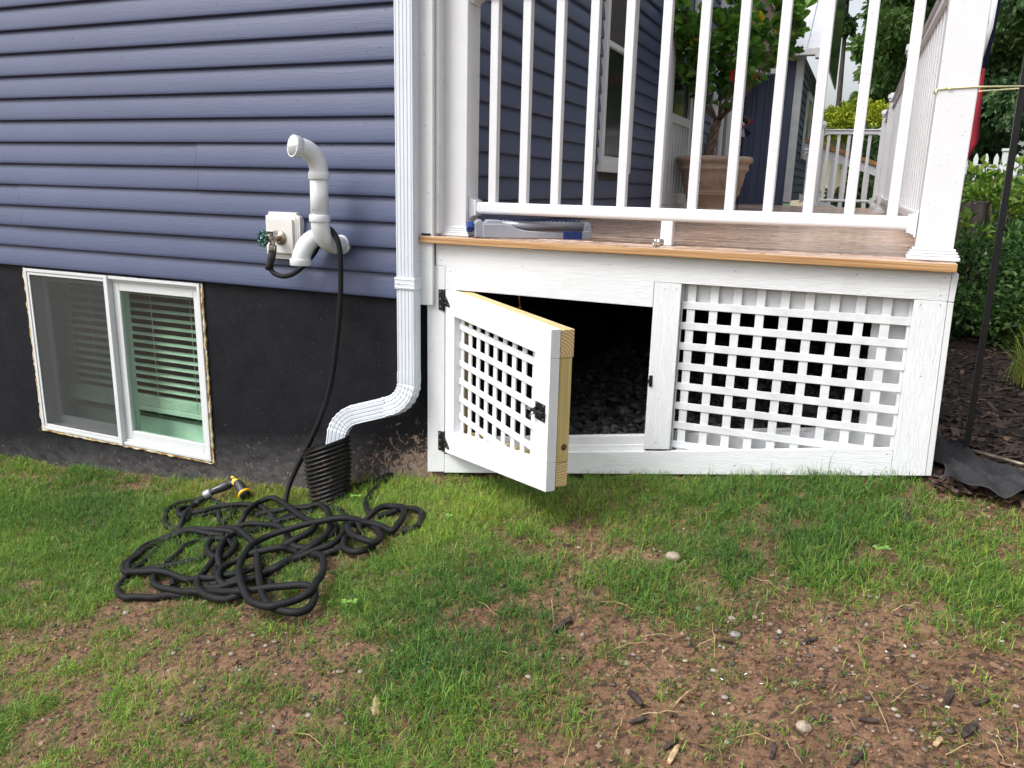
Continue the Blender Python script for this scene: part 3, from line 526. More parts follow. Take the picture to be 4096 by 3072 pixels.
gx = np.unique(np.round(np.concatenate([np.linspace(-60, -4, 15), np.arange(-3.5, 3.41, .022), np.linspace(4, 60, 15)]), 4))
gy = np.unique(np.round(np.concatenate([np.linspace(-60, -4, 12), np.arange(-3, .61, .022), np.linspace(.8, 16, 30), np.linspace(20, 90, 10)]), 4))
X, Y = np.meshgrid(gx, gy); Z = ground_z(X, Y)
nx, ny = len(gx), len(gy)
I = np.arange(nx * ny).reshape(ny, nx)
L(mesh_np("ground", np.stack([X, Y, Z], -1).reshape(-1, 3), np.stack([I[:-1, :-1], I[:-1, 1:], I[1:, 1:], I[1:, :-1]], -1).reshape(-1, 4), M['soil'], smooth=True), kind='structure')

# mulch bed beside the porch
bed = MB(); bx = np.linspace(0, 1, 24); by = np.linspace(0, 1, 30); vs = []
def bed_front(x): return -.06 - .16 * min(max((x - 1.93) / .9, 0), 1.6)
for t in by:
    for s_ in bx:
        x = 1.925 + s_ ** 1.3 * 5.5; y = bed_front(x) + t ** 1.5 * 8.5
        vs.append((x, y, float(gz(x, y)) + .006 + .02 * float(fbm(x * 6, y * 6, 4)) * min(1, 5 * t)))
bed.add(vs, [(j * 24 + i, j * 24 + i + 1, (j + 1) * 24 + i + 1, (j + 1) * 24 + i) for j in range(29) for i in range(23)], 0, True)
L(bed.build("mulch_bed", M['mulch_base']), kind='structure')

def flat_bits(n, pts, lmin, lmax, wr, tr, lift=0.0, tilt=.45, aligned=None):
    """irregular flattened splinters: 8 verts each"""
    P = np.asarray(pts); l = RNG.uniform(lmin, lmax, n) * RNG.uniform(.5, 1, n); w = l * RNG.uniform(*wr, n); t = np.minimum(w, l) * RNG.uniform(*tr, n)
    a = RNG.uniform(0, 2 * PI, n) if aligned is None else aligned
    base = np.array([[-1, -1, -1], [1, -1, -1], [1, 1, -1], [-1, 1, -1], [-1, -1, 1], [1, -1, 1], [1, 1, 1], [-1, 1, 1]], float) * .5
    V = np.repeat(base[None], n, 0) * (1 + RNG.uniform(-.38, .25, (n, 8, 3)))
    V = V * np.stack([l, w, t], -1)[:, None, :]
    p = RNG.normal(0, tilt, n); q = RNG.normal(0, tilt, n)
    x, y, z = V[..., 0], V[..., 1], V[..., 2]
    x, z = x * np.cos(p)[:, None] - z * np.sin(p)[:, None], x * np.sin(p)[:, None] + z * np.cos(p)[:, None]
    y, z = y * np.cos(q)[:, None] - z * np.sin(q)[:, None], y * np.sin(q)[:, None] + z * np.cos(q)[:, None]
    x, y = x * np.cos(a)[:, None] - y * np.sin(a)[:, None], x * np.sin(a)[:, None] + y * np.cos(a)[:, None]
    V = np.stack([x, y, z], -1) + P[:, None, :] + np.array([0, 0, lift])
    F = np.array([(0, 3, 2, 1), (4, 5, 6, 7), (0, 1, 5, 4), (1, 2, 6, 5), (2, 3, 7, 6), (3, 0, 4, 7)])
    Q = (np.arange(n)[:, None, None] * 8 + F[None]).reshape(-1, 4)
    return V.reshape(-1, 3), Q
n = 9000
u = RNG.uniform(0, 1, n); x = 1.93 + u ** 1.4 * 2.6; y = np.array([bed_front(a) for a in x]) - RNG.uniform(0, .03, n) + RNG.uniform(0, 1, n) ** 1.7 * 5.5
V, Q = flat_bits(n, np.stack([x, y, gz(x, y) + .02], -1), .02, .085, (.14, .4), (.2, .45), .0, .3)
L(mesh_np("bark_mulch", V, Q, M['chips'], attrs={'tint': np.repeat(np.where(RNG.random(n) < .04, 1.0, RNG.random(n) * .9), 8)}), "dark shredded bark mulch covering the planting bed right of the porch", "mulch", kind='stuff')

# small stones strewn through the bare soil, kept as one mass
n = 22000
x = RNG.uniform(-2.6, 2.6, n); y = -RNG.uniform(0.0, 2.0, n)
keep = RNG.random(n) < np.clip(1.12 - grid(_D, x, y), .04, 1) * np.clip(fbm(x * 2.2, y * 2.2, 21) * 2.4 - .55, .05, 1)
x, y = x[keep], y[keep]; n = len(x); sz = .0026 + .0075 * RNG.random(n) ** 4.5
base = []
for i in range(4):
    for j in range(5):
        t = PI * (i + .15) / 3.3; a = 2 * PI * j / 5; base.append((math.sin(t) * math.cos(a), math.sin(t) * math.sin(a), .62 * math.cos(t)))
base = np.array(base); V = base[None] * (1 + RNG.uniform(-.3, .25, (n, 20, 3))) * sz[:, None, None] * np.array([1, 1, 1])[None, None] * RNG.uniform(.7, 1.3, (n, 1, 3))
V += np.stack([x, y, ground_z(x, y) + sz * .25], -1)[:, None]
Fq = np.array([(i * 5 + j, (i + 1) * 5 + j, (i + 1) * 5 + (j + 1) % 5, i * 5 + (j + 1) % 5) for i in range(3) for j in range(5)])
L(mesh_np("gravel", V.reshape(-1, 3), (np.arange(n)[:, None, None] * 20 + Fq[None]).reshape(-1, 4), M['gravel'], attrs={'tint': np.repeat(RNG.random(n) ** 1.9, 20)}, smooth=True), "tiny grit and pebbles scattered over the bare brown soil", "gravel", kind='stuff')

# gravel floor under the deck
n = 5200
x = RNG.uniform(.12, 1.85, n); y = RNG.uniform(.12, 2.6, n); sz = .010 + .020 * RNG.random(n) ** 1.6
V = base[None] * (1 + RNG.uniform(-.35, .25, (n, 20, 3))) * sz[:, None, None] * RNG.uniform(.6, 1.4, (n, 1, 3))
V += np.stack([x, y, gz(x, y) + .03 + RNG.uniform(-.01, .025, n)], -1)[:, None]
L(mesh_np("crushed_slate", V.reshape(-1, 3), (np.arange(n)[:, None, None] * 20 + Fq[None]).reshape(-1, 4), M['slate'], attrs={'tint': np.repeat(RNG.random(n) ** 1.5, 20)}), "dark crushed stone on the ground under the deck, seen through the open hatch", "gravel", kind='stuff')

# ---------------------------------------------------------------- house
E_ = 0.1016
house = thing("house", "blue lap sided house with a black painted foundation left of the porch", "house", (-3, .6, -1.1))
def course_profile():
    # (depth outwards, height): cove at the top, belly towards the butt edge
    return [(-.018, .0), (.0, .0), (.0015, .004), (.0010, .016), (-.001, .035), (-.0050, .058), (-.0105, .080), (-.0155, .095), (-.0175, E_ + .006)]
PR = course_profile()
def add_course(mb, a, b, fixed, z0, axis, sgn, off=0.0, skew=0.0):
    """one siding course from a to b along axis (0 = x, 1 = y)"""
    vs = []
    for t, e in ((a, 0), (b, 1)):
        for d, h in PR:
            s_ = fixed + sgn * (d + off); k = t + (skew * math.sin(PI * min(h / E_, 1)) if e == 0 else 0)
            vs.append((k, s_, z0 + h) if axis == 0 else (s_, k, z0 + h))
    n = len(PR); fs = [(i, i + 1, n + i + 1, n + i) for i in range(n - 1)]
    mb.add(vs, fs, 0, True); return mb
sf = MB()
SEAM = {5: -1.116, 4: -1.113, 3: -2.292, 2: -2.286}
for k in range(0, 26):
    z0 = k * E_
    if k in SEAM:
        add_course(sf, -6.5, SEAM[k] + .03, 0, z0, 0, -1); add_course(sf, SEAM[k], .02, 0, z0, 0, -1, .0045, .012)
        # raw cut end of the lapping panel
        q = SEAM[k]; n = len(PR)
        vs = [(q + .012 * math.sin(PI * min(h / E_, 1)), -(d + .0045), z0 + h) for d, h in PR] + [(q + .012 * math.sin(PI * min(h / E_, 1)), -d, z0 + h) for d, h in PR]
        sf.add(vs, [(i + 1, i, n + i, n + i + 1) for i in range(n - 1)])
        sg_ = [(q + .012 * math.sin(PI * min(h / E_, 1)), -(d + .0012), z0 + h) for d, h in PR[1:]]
        seam_mb = MB(); seam_mb.add([(a - .0065, b, c) for a, b, c in sg_] + [(a + .001, b, c) for a, b, c in sg_], [(i, n - 1 + i, n + i, i + 1) for i in range(n - 2)]); seam_mb.build("joint_shadow_line", M['rubber'], house)  # dark ribbon standing in for the joint gap and its shadow
    else: add_course(sf, -6.5, .02, 0, z0, 0, -1)
o = sf.build("siding", M['siding_x'], house)
sp = MB()
for k in range(2, 34):
    z0 = k * E_ - .0117
    if z0 + E_ < .56 or z0 > 1.9: segs = [(.06, 3.72), (4.74, 8.0)]
    else: segs = [(.06, 2.03), (2.70, 3.72), (4.74, 8.0)]
    for a, b in segs: add_course(sp, a, b, .097, z0, 1, 1)
o = sp.build("siding", M['siding_y'], house); L(o, "porch side lap siding")
# wall cores and foundation
f = MB()
WX0, WX1, WZ0, WZ1 = -2.345, -1.140, -.890, -.004
FY = .022
f.box(-6.5, WX0, FY, .25, -1.6, .03); f.box(WX1, .118, FY, .25, -1.6, .03); f.box(WX0, WX1, FY, .25, -1.6, WZ0); f.box(WX0, WX1, FY, .25, WZ1, .03)
f.box(-.05, .118, .25, 8.0, -1.6, .26)
o = f.build("foundation", M['foundation'], house)
c = MB(); c.box(-6.5, .07, .02, .2, .031, 2.7); c.box(-.08, .078, .2, 8.0, .27, 3.4)
c.build("wall_core", M['room'], house)
w = MB(); w.box(-2.9, -.5, 1.6, 1.65, -1.6, .2); w.box(-2.9, -2.85, .26, 1.6, -1.6, .2); w.box(-.55, -.5, .26, 1.6, -1.6, .2); w.box(-2.85, -.55, .26, 1.6, -1.6, -1.55); w.box(-2.85, -.55, .26, 1.6, .15, .2)
w.build("basement_room", M['room'], house)
t = MB()
t.box(.004, .086, -.022, -.004, -.011, 2.7); t.box(.068, .086, -.004, .06, .25, 2.7)
t.box(.0865, .1, .0, .062, .27, 2.7)
t.build("corner_trim", M['pvc'], house, .0025)
b = MB(); b.box(-.008, .0025, -.003, .0, -.011, 2.7); b.build("siding_gap", M['black_metal'], house)

# basement window
fr = MB()
YF = .006
def rect_frame(mb, x0, x1, z0, z1, w, y0, y1, mi=0, wt=None, wb=None):
    wt = wt or w; wb = wb or w
    mb.box(x0, x0 + w, y0, y1, z0, z1, mi); mb.box(x1 - w, x1, y0, y1, z0, z1, mi); mb.box(x0 + w, x1 - w, y0, y1, z1 - wt, z1, mi); mb.box(x0 + w, x1 - w, y0, y1, z0, z0 + wb, mi)
rect_frame(fr, -2.325, -1.150, -.876, -.012, .016, YF, .16)
rect_frame(fr, -2.3085, -1.1665, -.8595, -.0285, .012, .02, .13)
fr.box(-1.751, -1.727, -.002, .03, -.876, -.012)
frame = fr.build("window", M['pvc'], house, .002)
L(frame, "white sliding basement window")
sa = MB(); rect_frame(sa, -1.7265, -1.167, -.8475, -.041, .044, .028, .055, wb=.045); sa.build("sash", M['pvc'], frame, .003)
sb = MB(); rect_frame(sb, -2.296, -1.70, -.847, -.041, .038, .075, .10); sb.build("sash", M['pvc'], frame, .003)
g1 = MB(); g1.box(-1.6825, -1.211, .040, .043, -.8025, -.085); g1.build("glass_pane", M['glass'], frame)
g2 = MB(); g2.box(-2.258, -1.738, .087, .090, -.809, -.079); g2.build("glass_pane", M['glass'], frame)
sc = MB(); rect_frame(sc, -2.307, -1.752, -.858, -.030, .014, .010, .020); sc.build("screen_frame", M['pvc'], frame, .0015)
sc = MB(); sc.box(-2.294, -1.765, .0146, .0152, -.845, -.043); sc.build("insect_screen", M['screen'], frame)
fo = MB()
def foam(p0, p1, n=60):
    P = [Vector(p0).lerp(Vector(p1), i / n) + Vector((random.uniform(-.003, .003), 0, random.uniform(-.003, .003))) for i in range(n + 1)]
    fo.tube(P, [random.uniform(.0035, .0085) for _ in P], 7)
foam((-2.335, .016, -.01), (-2.333, .016, -.885)); foam((-2.335, .016, -.885), (-1.143, .016, -.886)); foam((-1.142, .016, -.012), (-1.141, .016, -.885))
fo.build("foam_seal", M['foam'], frame)
jb = MB(); jb.box(-2.345, -2.318, .13, .25, -.89, 0, 0); jb.box(-1.16, -1.14, .13, .25, -.89, 0, 0); jb.box(-2.318, -1.16, .13, .25, -.89, -.865, 0)
jb.build("jamb", M['blind'], frame)
# blind inside the window
bl = thing("window_blind", "white horizontal slat blind half open behind the basement window glass", "blind", (-1.74, .23, -.85))
sl = MB()
for i in range(14):
    z = -.075 - .0415 * i
    sl.hexa([(-2.30, .165, z - .011), (-1.18, .165, z - .011), (-1.18, .1675, z - .013), (-1.70, .1675, z - .013)] if False else [(-2.30, .158, z - .004), (-1.175, .158, z - .004), (-1.175, .192, z + .003), (-2.30, .192, z + .003), (-2.30, .1575, z - .0015), (-1.175, .1575, z - .0015), (-1.175, .1915, z + .0055), (-2.30, .1915, z + .0055)])
sl.build("slats", M['blind'], bl)
sl = MB()
for i in range(6): sl.box(-2.30, -1.175, .155, .19, -.700 + .009 * i, -.693 + .009 * i)
sl.box(-2.30, -1.175, .152, .194, -.730, -.703); sl.build("bottom_rail", M['blind'], bl, .002)
for xx in (-2.05, -1.62, -1.36):
    cdm = MB(); cdm.tube([(xx, .154, -.06), (xx, .154, -.74)], .0012, 5); cdm.build("cord", M['blind'], bl)
st_ = MB(); st_.box(-2.3, -1.18, .20, .25, -.865, -.78); st_.build("window_stool", M['blind'], frame)

# porch window
pf = MB()
def yframe(mb, y0, y1, z0, z1, w, x0, x1, mi=0):
    mb.box(x0, x1, y0, y0 + w, z0, z1, mi); mb.box(x0, x1, y1 - w, y1, z0, z1, mi); mb.box(x0, x1, y0 + w, y1 - w, z1 - w, z1, mi); mb.box(x0, x1, y0 + w, y1 - w, z0, z0 + w, mi)
yframe(pf, 2.035, 2.70, .555, 1.92, .045, .075, .118); yframe(pf, 2.08, 2.655, .60, 1.875, .02, .075, .108)
pw = pf.build("window", M['vinyl_far'], house, .003); L(pw, "tall white framed porch window")
sm = MB(); yframe(sm, 2.10, 2.635, .62, 1.32, .032, .082, .100); yframe(sm, 2.10, 2.635, 1.285, 1.855, .032, .070, .088)
sm.build("sash", M['vinyl_far'], pw, .002)
pg = MB(); pg.box(.084, .086, 2.13, 2.605, .65, 1.29); pg.box(.074, .076, 2.13, 2.605, 1.32, 1.83); pg.build("glass_pane", M['screen_dark'], pw)
# screen door and the porch openings past it
df = MB(); yframe(df, 3.73, 4.735, .285, 2.45, .07, .07, .125)
yframe(df, 3.81, 4.655, .31, 2.36, .075, .085, .112)
df.box(.085, .112, 3.885, 4.58, .985, 1.055); df.box(.085, .112, 3.885, 4.58, .385, .43)
for i in range(6): df.box(.09, .108, 3.965 + i * .105, 3.993 + i * .105, .43, .985)
dr = df.build("screen_door", M['vinyl_far'], house, .003)
dg = MB(); dg.box(.078, .082, 3.885, 4.58, .43, 2.29); dg.build("screen", M['screen_dark'], dr)
w2 = MB(); yframe(w2, 5.75, 6.75, .34, 2.3, .09, .07, .135); w2.box(.07, .13, 6.2, 6.26, .42, 2.22)
w2o = w2.build("window", M['vinyl_far'], house, .003); L(w2o, "far porch window behind the plant")
g = MB(); g.box(.075, .1, 5.84, 6.66, .43, 2.21); g.build("glass_pane", M['screen_dark'], w2o)
gb = MB(); gb.extrude([(.10, 7.0, 1.78), (.56, 7.0, 1.78), (.56, 7.0, 2.25), (.10, 7.0, 2.9)], (0, .06, 0))
gb.build("porch_gable", M['tan_siding'], house)
gr = MB(); gr.extrude([(.57, 6.96, 2.23), (.57, 6.96, 2.29), (.08, 6.96, 2.98), (.08, 6.96, 2.92)], (0, .14, 0)); gr.build("gable_trim", M['gull'], house); gr = MB(); gr.box(.10, .57, 6.96, 7.1, 1.73, 1.779); gr.build("gable_beam", M['gull'], house)

# ---------------------------------------------------------------- downspout
ds = thing("downspout", "white ribbed rectangular downspout running down the house corner", "downspout", (-.009, -.05, -.6))
def ribbed(w, d, k=5, rib=.0026):
    """cross section of a corrugated leader: side offset a, normal offset b"""
    P = []
    for side in range(4):
        ax = [(-1, 1), (1, 1), (1, -1), (-1, -1)][side]; bx_ = [(1, 1), (1, -1), (-1, -1), (-1, 1)][side]
        m = k if side in (0, 2) else 3
        nrm = [(0, 1), (1, 0), (0, -1), (-1, 0)][side]
        P.append((ax[0] * w / 2 * .94 if side in (0, 2) else ax[0] * w / 2, ax[1] * d / 2 if side in (0, 2) else ax[1] * d / 2 * .92))
        for i in range(m):
            for q, e in ((.18, 0), (.3, -1), (.42, -1), (.54, 0)):
                t = (i + q + .14) / m
                P.append((ax[0] * w / 2 * (1 - t) + bx_[0] * w / 2 * t + nrm[0] * rib * e, ax[1] * d / 2 * (1 - t) + bx_[1] * d / 2 * t + nrm[1] * rib * e))
    return P
PROF = ribbed(.079, .054)
def arc(c, r, a0, a1, n, ex, ez):
    c = Vector(c); ex = Vector(ex); ez = Vector(ez)
    return [c + ex * (r * math.cos(a0 + (a1 - a0) * i / n)) + ez * (r * math.sin(a0 + (a1 - a0) * i / n)) for i in range(n + 1)]
UPN = (0, -1, 0)
m = MB(); m.sweep([(-.009, -.046, 2.6), (-.009, -.046, -.30)], PROF, 0, UPN, smooth=False); m.build("leader_pipe", M['alum'], ds)
def crimped(path, amp, n0=0.0):
    sc = []
    for i in range(len(path)): sc.append(1 + amp * (1 if (i // 2) % 2 else -.2))
    return sc
tp = 72
a1 = R(tp)
cx = -.009 - .105
path = [Vector((-.009, -.047, -.285)), Vector((-.009, -.047, -.33))] + [Vector((cx + .105 * math.cos(t), -.047 - .02 * k / 24, -.335 - .105 * math.sin(t))) for k, t in enumerate(np.linspace(0, a1, 25))]
e = path[-1]; dirv = Vector((-math.sin(a1), -.12, -math.cos(a1))).normalized()
m = MB(); m.sweep(path + [e + dirv * .025], PROF, 0, UPN, [1.03, 1.03] + [1 + .052 * (1 if (i // 2) % 2 else 0) for i in range(25)] + [1.03], smooth=False); m.build("elbow", M['alum'], ds)
p1 = e + dirv * .015; p2 = p1 + dirv * .165
m = MB(); m.sweep([p1, p2], PROF, 0, UPN, smooth=False); m.build("offset_pipe", M['alum'], ds)
c2 = None; s2 = p2 - dirv * .005
nrm = Vector((-math.cos(a1), 0, math.sin(a1)))      # towards the inside of the second bend is below
cc = s2 + Vector((math.cos(a1), 0, -math.sin(a1))) * .095
path = [s2 - dirv * .02] + [cc + Vector((-math.cos(t), 0, math.sin(t))) * .095 + Vector((0, -.035 * k / 24, 0)) for k, t in enumerate(np.linspace(a1, R(4), 25))]
path.append(path[-1] + Vector((-.006, -.01, -.07)))
m = MB(); m.sweep(path, PROF, 0, UPN, [1.03] + [1 + .052 * (1 if (i // 2) % 2 else 0) for i in range(25)] + [1.0], smooth=False); m.build("elbow", M['alum'], ds)
DEND = path[-1]
m = MB(); m.box(-.054, .036, -.078, -.004, .052, .098); m.box(-.0545, .0365, -.0795, -.004, .056, .0615); m.box(-.0545, .0365, -.0795, -.004, .0725, .0765); m.box(-.0545, .0365, -.0795, -.004, .0885, .094)
m.build("strap", M['alum'], ds, .003); m = MB(); m.ball((-.036, -.0795, .0745), .0035, 8); m.build("screw", M['zinc'], ds)

dp = thing("drain_pipe", "muddy black corrugated drain pipe catching the downspout at the foundation", "drain pipe", (-.33, -.17, -.9))
prof = []
for i in range(17):
    z = i / 16 * .30; r = .080 + .019 * min(i / 11, 1)
    prof += [(r - .009, z - .0055), (r - .001, z - .0042), (r + .002, z), (r - .001, z + .0042), (r - .009, z + .0055)]
prof += [(.101, .307), (.098, .309), (.093, .30), (.09, .15)]
m = MB(); m.lathe(prof, (-.318, -.172, -.915), 40, 0, (-.075, .02, 1), shear=(.33, .0), cap0=False, cap1=False); m.build("corrugated_pipe", M['drain'], dp)

# ---------------------------------------------------------------- vent pipes on the wall
PR_ = .0365
def hub(m, c, axis, l, r=.0415): m.lathe([(PR_ * .98, 0), (r, .0), (r, l), (r - .002, l + .003), (PR_, l + .003)], c, 32, 0, axis)
v1 = thing("vent_pipe", "tall white plastic vent pipe with an open elbow pointing out from the wall", "vent pipe", (-.355, 0, .206))
m = MB(); m.lathe([(.03, 0), (.0395, 0), (.0400, .020), (.038, .024), (.03, .026)], (-.352, .012, .206), 32, 0, (0, -1, 0)); m.build("wall_flange", M['pvc'], v1)
path = [Vector((-.353, .01, .206)), Vector((-.354, -.03, .206))] + [Vector((-.354 - .010 * k / 14, -.04 - .088 * math.sin(t), .206 + .088 * (1 - math.cos(t)))) for k, t in enumerate(np.linspace(0, PI / 2, 15))] + [Vector((-.365, -.128, .312))]
m = MB(); m.tube(path, PR_, 32, up=(1, 0, 0)); m.build("elbow", M['pvc'], v1)
m = MB(); m.tube([(-.365, -.128, .30), (-.362, -.128, .49)], PR_ * .97, 32); m.build("straight_pipe", M['pvc'], v1)
m = MB(); hub(m, (-.3645, -.128, .302), (0, 0, 1), .025); m.build("coupling", M['pvc'], v1, .001)
m = MB(); hub(m, (-.3615, -.128, .466), (0, 0, 1), .025); m.build("coupling", M['pvc'], v1, .001)
path = [Vector((-.362, -.128, .48))] + [Vector((-.362 - .034 * (1 - math.cos(t)), -.128 - .080 * (1 - math.cos(t)), .498 + .085 * math.sin(t))) for k, t in enumerate(np.linspace(0, PI * .47, 15))]
d_ = (path[-1] - path[-2]).normalized()
ring = [(math.cos(2 * PI * j / 32), math.sin(2 * PI * j / 32)) for j in range(32)]
m = MB(); P_ = path + [path[-1] + d_ * .004, path[-1] + d_ * .0055, path[-1] + d_ * .031, path[-1] + d_ * .031, path[-1] + d_ * .004, path[-1] - d_ * .03, path[-6]]
m.tube(P_[:len(path) + 3], [PR_] * len(path) + [PR_, .0415, .0415], 32, caps=False, up=(1, 0, 0))
e0 = path[-1]; mouth = [e0 + d_ * .031, e0 + d_ * .0312, e0 + d_ * .004, e0 + d_ * .0035] + path[::-1]
m.tube(mouth, [.0415, .0375, .0365, .0325] + [.0315] * len(path), 32, caps=False, up=(1, 0, 0))
m.build("elbow", M['pvc'], v1)
v2 = thing("vent_pipe", "short white plastic vent elbow turned down behind the tall pipe", "vent pipe", (-.42, 0, .228))
path = [Vector((-.425, .01, .235)), Vector((-.428, -.04, .235))] + [Vector((-.43 - .026 * k / 14, -.05 - .09 * math.sin(t), .235 - .09 * (1 - math.cos(t)))) for k, t in enumerate(np.linspace(0, PI / 2, 15))] + [Vector((-.4565, -.141, .135))]
m = MB(); m.tube(path, PR_, 32, up=(1, 0, 0)); m.build("elbow", M['pvc'], v2)
m = MB(); hub(m, (-.4565, -.141, .152), (0, 0, -1), .024, .0425); m.build("collar", M['pvc'], v2, .001)

# ---------------------------------------------------------------- spigot
sg = thing("hose_faucet", "brass outdoor faucet with a dark green handle on a cream wall block", "faucet", (-.63, 0, .222))
def notched(x0, x1, z0, z1, y, q=.017):
    P = []
    for cx_, cz_, a0 in ((x0, z0, 90), (x1, z0, 180), (x1, z1, 270), (x0, z1, 360)):
        for i in range(6): a = R(a0 - 90 * i / 5); P.append((cx_ + q * math.cos(a), y, cz_ + q * math.sin(a)))
    return P
m = MB(); m.extrude(notched(-.722, -.543, .132, .328, -.0245), (0, .03, 0)); m.extrude(notched(-.714, -.551, .140, .320, -.0275, .015), (0, .004, 0))
m.box(-.706, -.559, -.0300, -.026, .150, .310); m.box(-.700, -.570, -.042, -.0299, .158, .300)
m.build("mounting_block", mk_plain("cream_plastic", (.66, .655, .62), .42, 0, .03, drops=(.018, .13, .6, .8)), sg, .002)
m = MB(); m.lathe([(.0, 0), (.030, 0), (.030, .004), (.02, .011), (.0, .012)], (-.632, -.042, .222), 32, 0, (0, -1, 0)); m.tube([(-.632, -.05, .222), (-.632, -.092, .222), (-.634, -.105, .223), (-.640, -.128, .224)], [.0135, .0135, .016, .012], 16)
m.tube([(-.632, -.096, .222), (-.625, -.104, .205), (-.6195, -.108, .185)], [.012, .0115, .012], 14); m.build("valve_body", M['bronze'], sg)
m = MB(); m.box(-.645, -.611, -.112, -.078, .238, .255); m.box(-.641, -.615, -.108, -.082, .228, .238); m.build("breaker_cap", M['nickel'], sg, .002)
m = MB(); ca = Vector((-.25, -1, .03)).normalized(); cpt = Vector((-.645, -.138, .2235)); q_ = Vector((0, 0, 1)).rotation_difference(ca)
P_ = []
for i in range(64):
    a = 2 * PI * i / 64; r = .0275 + .0038 * math.cos(8 * a); P_.append(cpt + q_ @ Vector((r * math.cos(a), r * math.sin(a), 0)))
for i in range(64):
    a, b = P_[i], P_[(i + 1) % 64]
    m.tube([a, b], .0062, 8, caps=False)
for i in range(4): 
    a = PI / 4 + PI / 2 * i; m.tube([cpt - ca * .002, cpt + q_ @ Vector((.026 * math.cos(a), .026 * math.sin(a), 0))], .005, 8)
m.ball(cpt, .010, 12); m.build("handwheel", M['green_wheel'], sg)
m = MB(); m.ball(cpt + ca * .009, .004, 8); m.build("handle_screw", M['nickel'], sg)

# ---------------------------------------------------------------- garden hose
def smooth_path(P, k=5):
    P = [Vector(p) for p in P]; n = len(P); out = []
    for i in range(n - 1):
        p0, p1, p2, p3 = P[max(i - 1, 0)], P[i], P[i + 1], P[min(i + 2, n - 1)]
        for j in range(k):
            t = j / k; out.append(.5 * ((2 * p1) + (p2 - p0) * t + (2 * p0 - 5 * p1 + 4 * p2 - p3) * t * t + (3 * p1 - p0 - 3 * p2 + p3) * t ** 3))
    return out + [P[-1]]
gh = thing("garden_hose", "black woven garden hose hung over the vent pipe and heaped on the lawn", "hose", (-.4, -.6, -.95))
m = MB()
WP = [(-.648, -.1, .105), (-.640, -.1, .090), (-.622, -.1, .077), (-.584, -.1, .069), (-.549, -.09, .076), (-.522, -.073, .095), (-.491, -.055, .130), (-.463, -.04, .168), (-.441, -.034, .207), (-.416, -.036, .242), (-.388, -.05, .266), (-.359, -.08, .275), (-.327, -.1, .265), (-.303, -.105, .240), (-.292, -.105, .205), (-.288, -.105, .150), (-.291, -.104, .045), (-.305, -.102, -.09), (-.328, -.1, -.227), (-.352, -.1, -.35), (-.382, -.105, -.453), (-.425, -.115, -.56), (-.470, -.13, -.66), (-.515, -.15, -.755), (-.535, -.18, -.83), (-.520, -.225, -.885), (-.470, -.27, -.905), (-.41, -.30, -.895), (-.34, -.33, -.88)]
sp_ = smooth_path(WP, 6); m.tube(sp_, [.0102 + .0012 * i / len(sp_) for i in range(len(sp_))], 12)
HP = []
for st in HOSE:
    P = [(a, b, float(ground_z(a, b)) + h + .006) for a, b, h in st]; HP += [q[:2] for q in smooth_path(P, 5)]
    sp_ = smooth_path(P, 5); m.tube(sp_, [.0122] * len(sp_), 12)
m.build("hose", M['hose'], gh)
m = MB(); m.tube([(-.6235, -.106, .176), (-.6365, -.103, .135), (-.641, -.102, .122), (-.653, -.1, .094)], [.0165, .0165, .015, .0178], 20); m.build("strain_sleeve", M['rubber'], gh)
m = MB(); m.lathe([(.0, 0), (.0165, 0), (.0165, .02), (0, .02)], (-.6235, -.1065, .176), 20, 0, (.25, -.05, 1)); m.build("coupling_nut", M['nickel'], gh, .001)
m = MB(); a_ = Vector((-.995, -.224, -.951)); b_ = Vector(HOSE[1][4][:2] + [float(ground_z(*HOSE[1][4][:2])) + HOSE[1][4][2]])
m.tube([a_, a_.lerp(b_, .35)], [.0125, .0135], 14); m.tube([a_.lerp(b_, .62), b_], [.0165, .0165], 14); m.build("strain_sleeve", M['rubber'], gh)

nz = thing("spray_nozzle", "black and yellow pistol spray nozzle lying at the hose end", "hose nozzle", (-.9, -.17, -.94))
p0 = Vector((-.992, -.218, -.945)); p1 = Vector((-.975, -.196, -.934)); p2 = Vector((-.900, -.135, -.895)); p3 = Vector((-.868, -.135, -.882)); p4 = Vector((-.800, -.165, -.915))
m = MB(); m.tube(smooth_path([p1, p1.lerp(p2, .35), p1.lerp(p2, .7), p2, p3], 5), [.0185 - .003 * math.sin(i * .45) for i in range(21)], 16); m.build("grip", M['rubber'], nz)
m = MB(); m.tube([p0, p0.lerp(p1, .4), p1, p1.lerp(p2, .08)], [.013, .020, .0205, .019], 18); m.build("collar", mk_plain("silver_plastic", (.42, .43, .45), .3, .5), nz)
m = MB(); m.tube(smooth_path([p3 + Vector((-.012, 0, .002)), p3.lerp(p4, .35) + Vector((0, 0, .006)), p4], 5), [.014 + .0013 * i for i in range(11)], 18); m.build("head", M['rubber'], nz)
dn = (p4 - p3).normalized(); m = MB(); m.lathe([(.0, 0), (.029, 0), (.031, .006), (.029, .012), (.0, .012)], p4 - dn * .002, 24, 0, dn); m.build("dial_ring", M['yellow'], nz)
m = MB(); m.lathe([(.0, 0), (.025, 0), (.025, .004), (0, .004)], p4 + dn * .010, 24, 0, dn); m.build("dial_face", M['rubber'], nz)
cn = Vector((.35, -.85, .35)).normalized(); m = MB(); m.lathe([(.0, 0), (.017, 0), (.017, .006), (.014, .009), (.0, .009)], p3 + cn * .012, 20, 0, cn); m.ball(p3 + Vector((-.024, .004, .016)), (.012, .008, .007), 8); m.build("thumb_control", M['yellow'], nz)
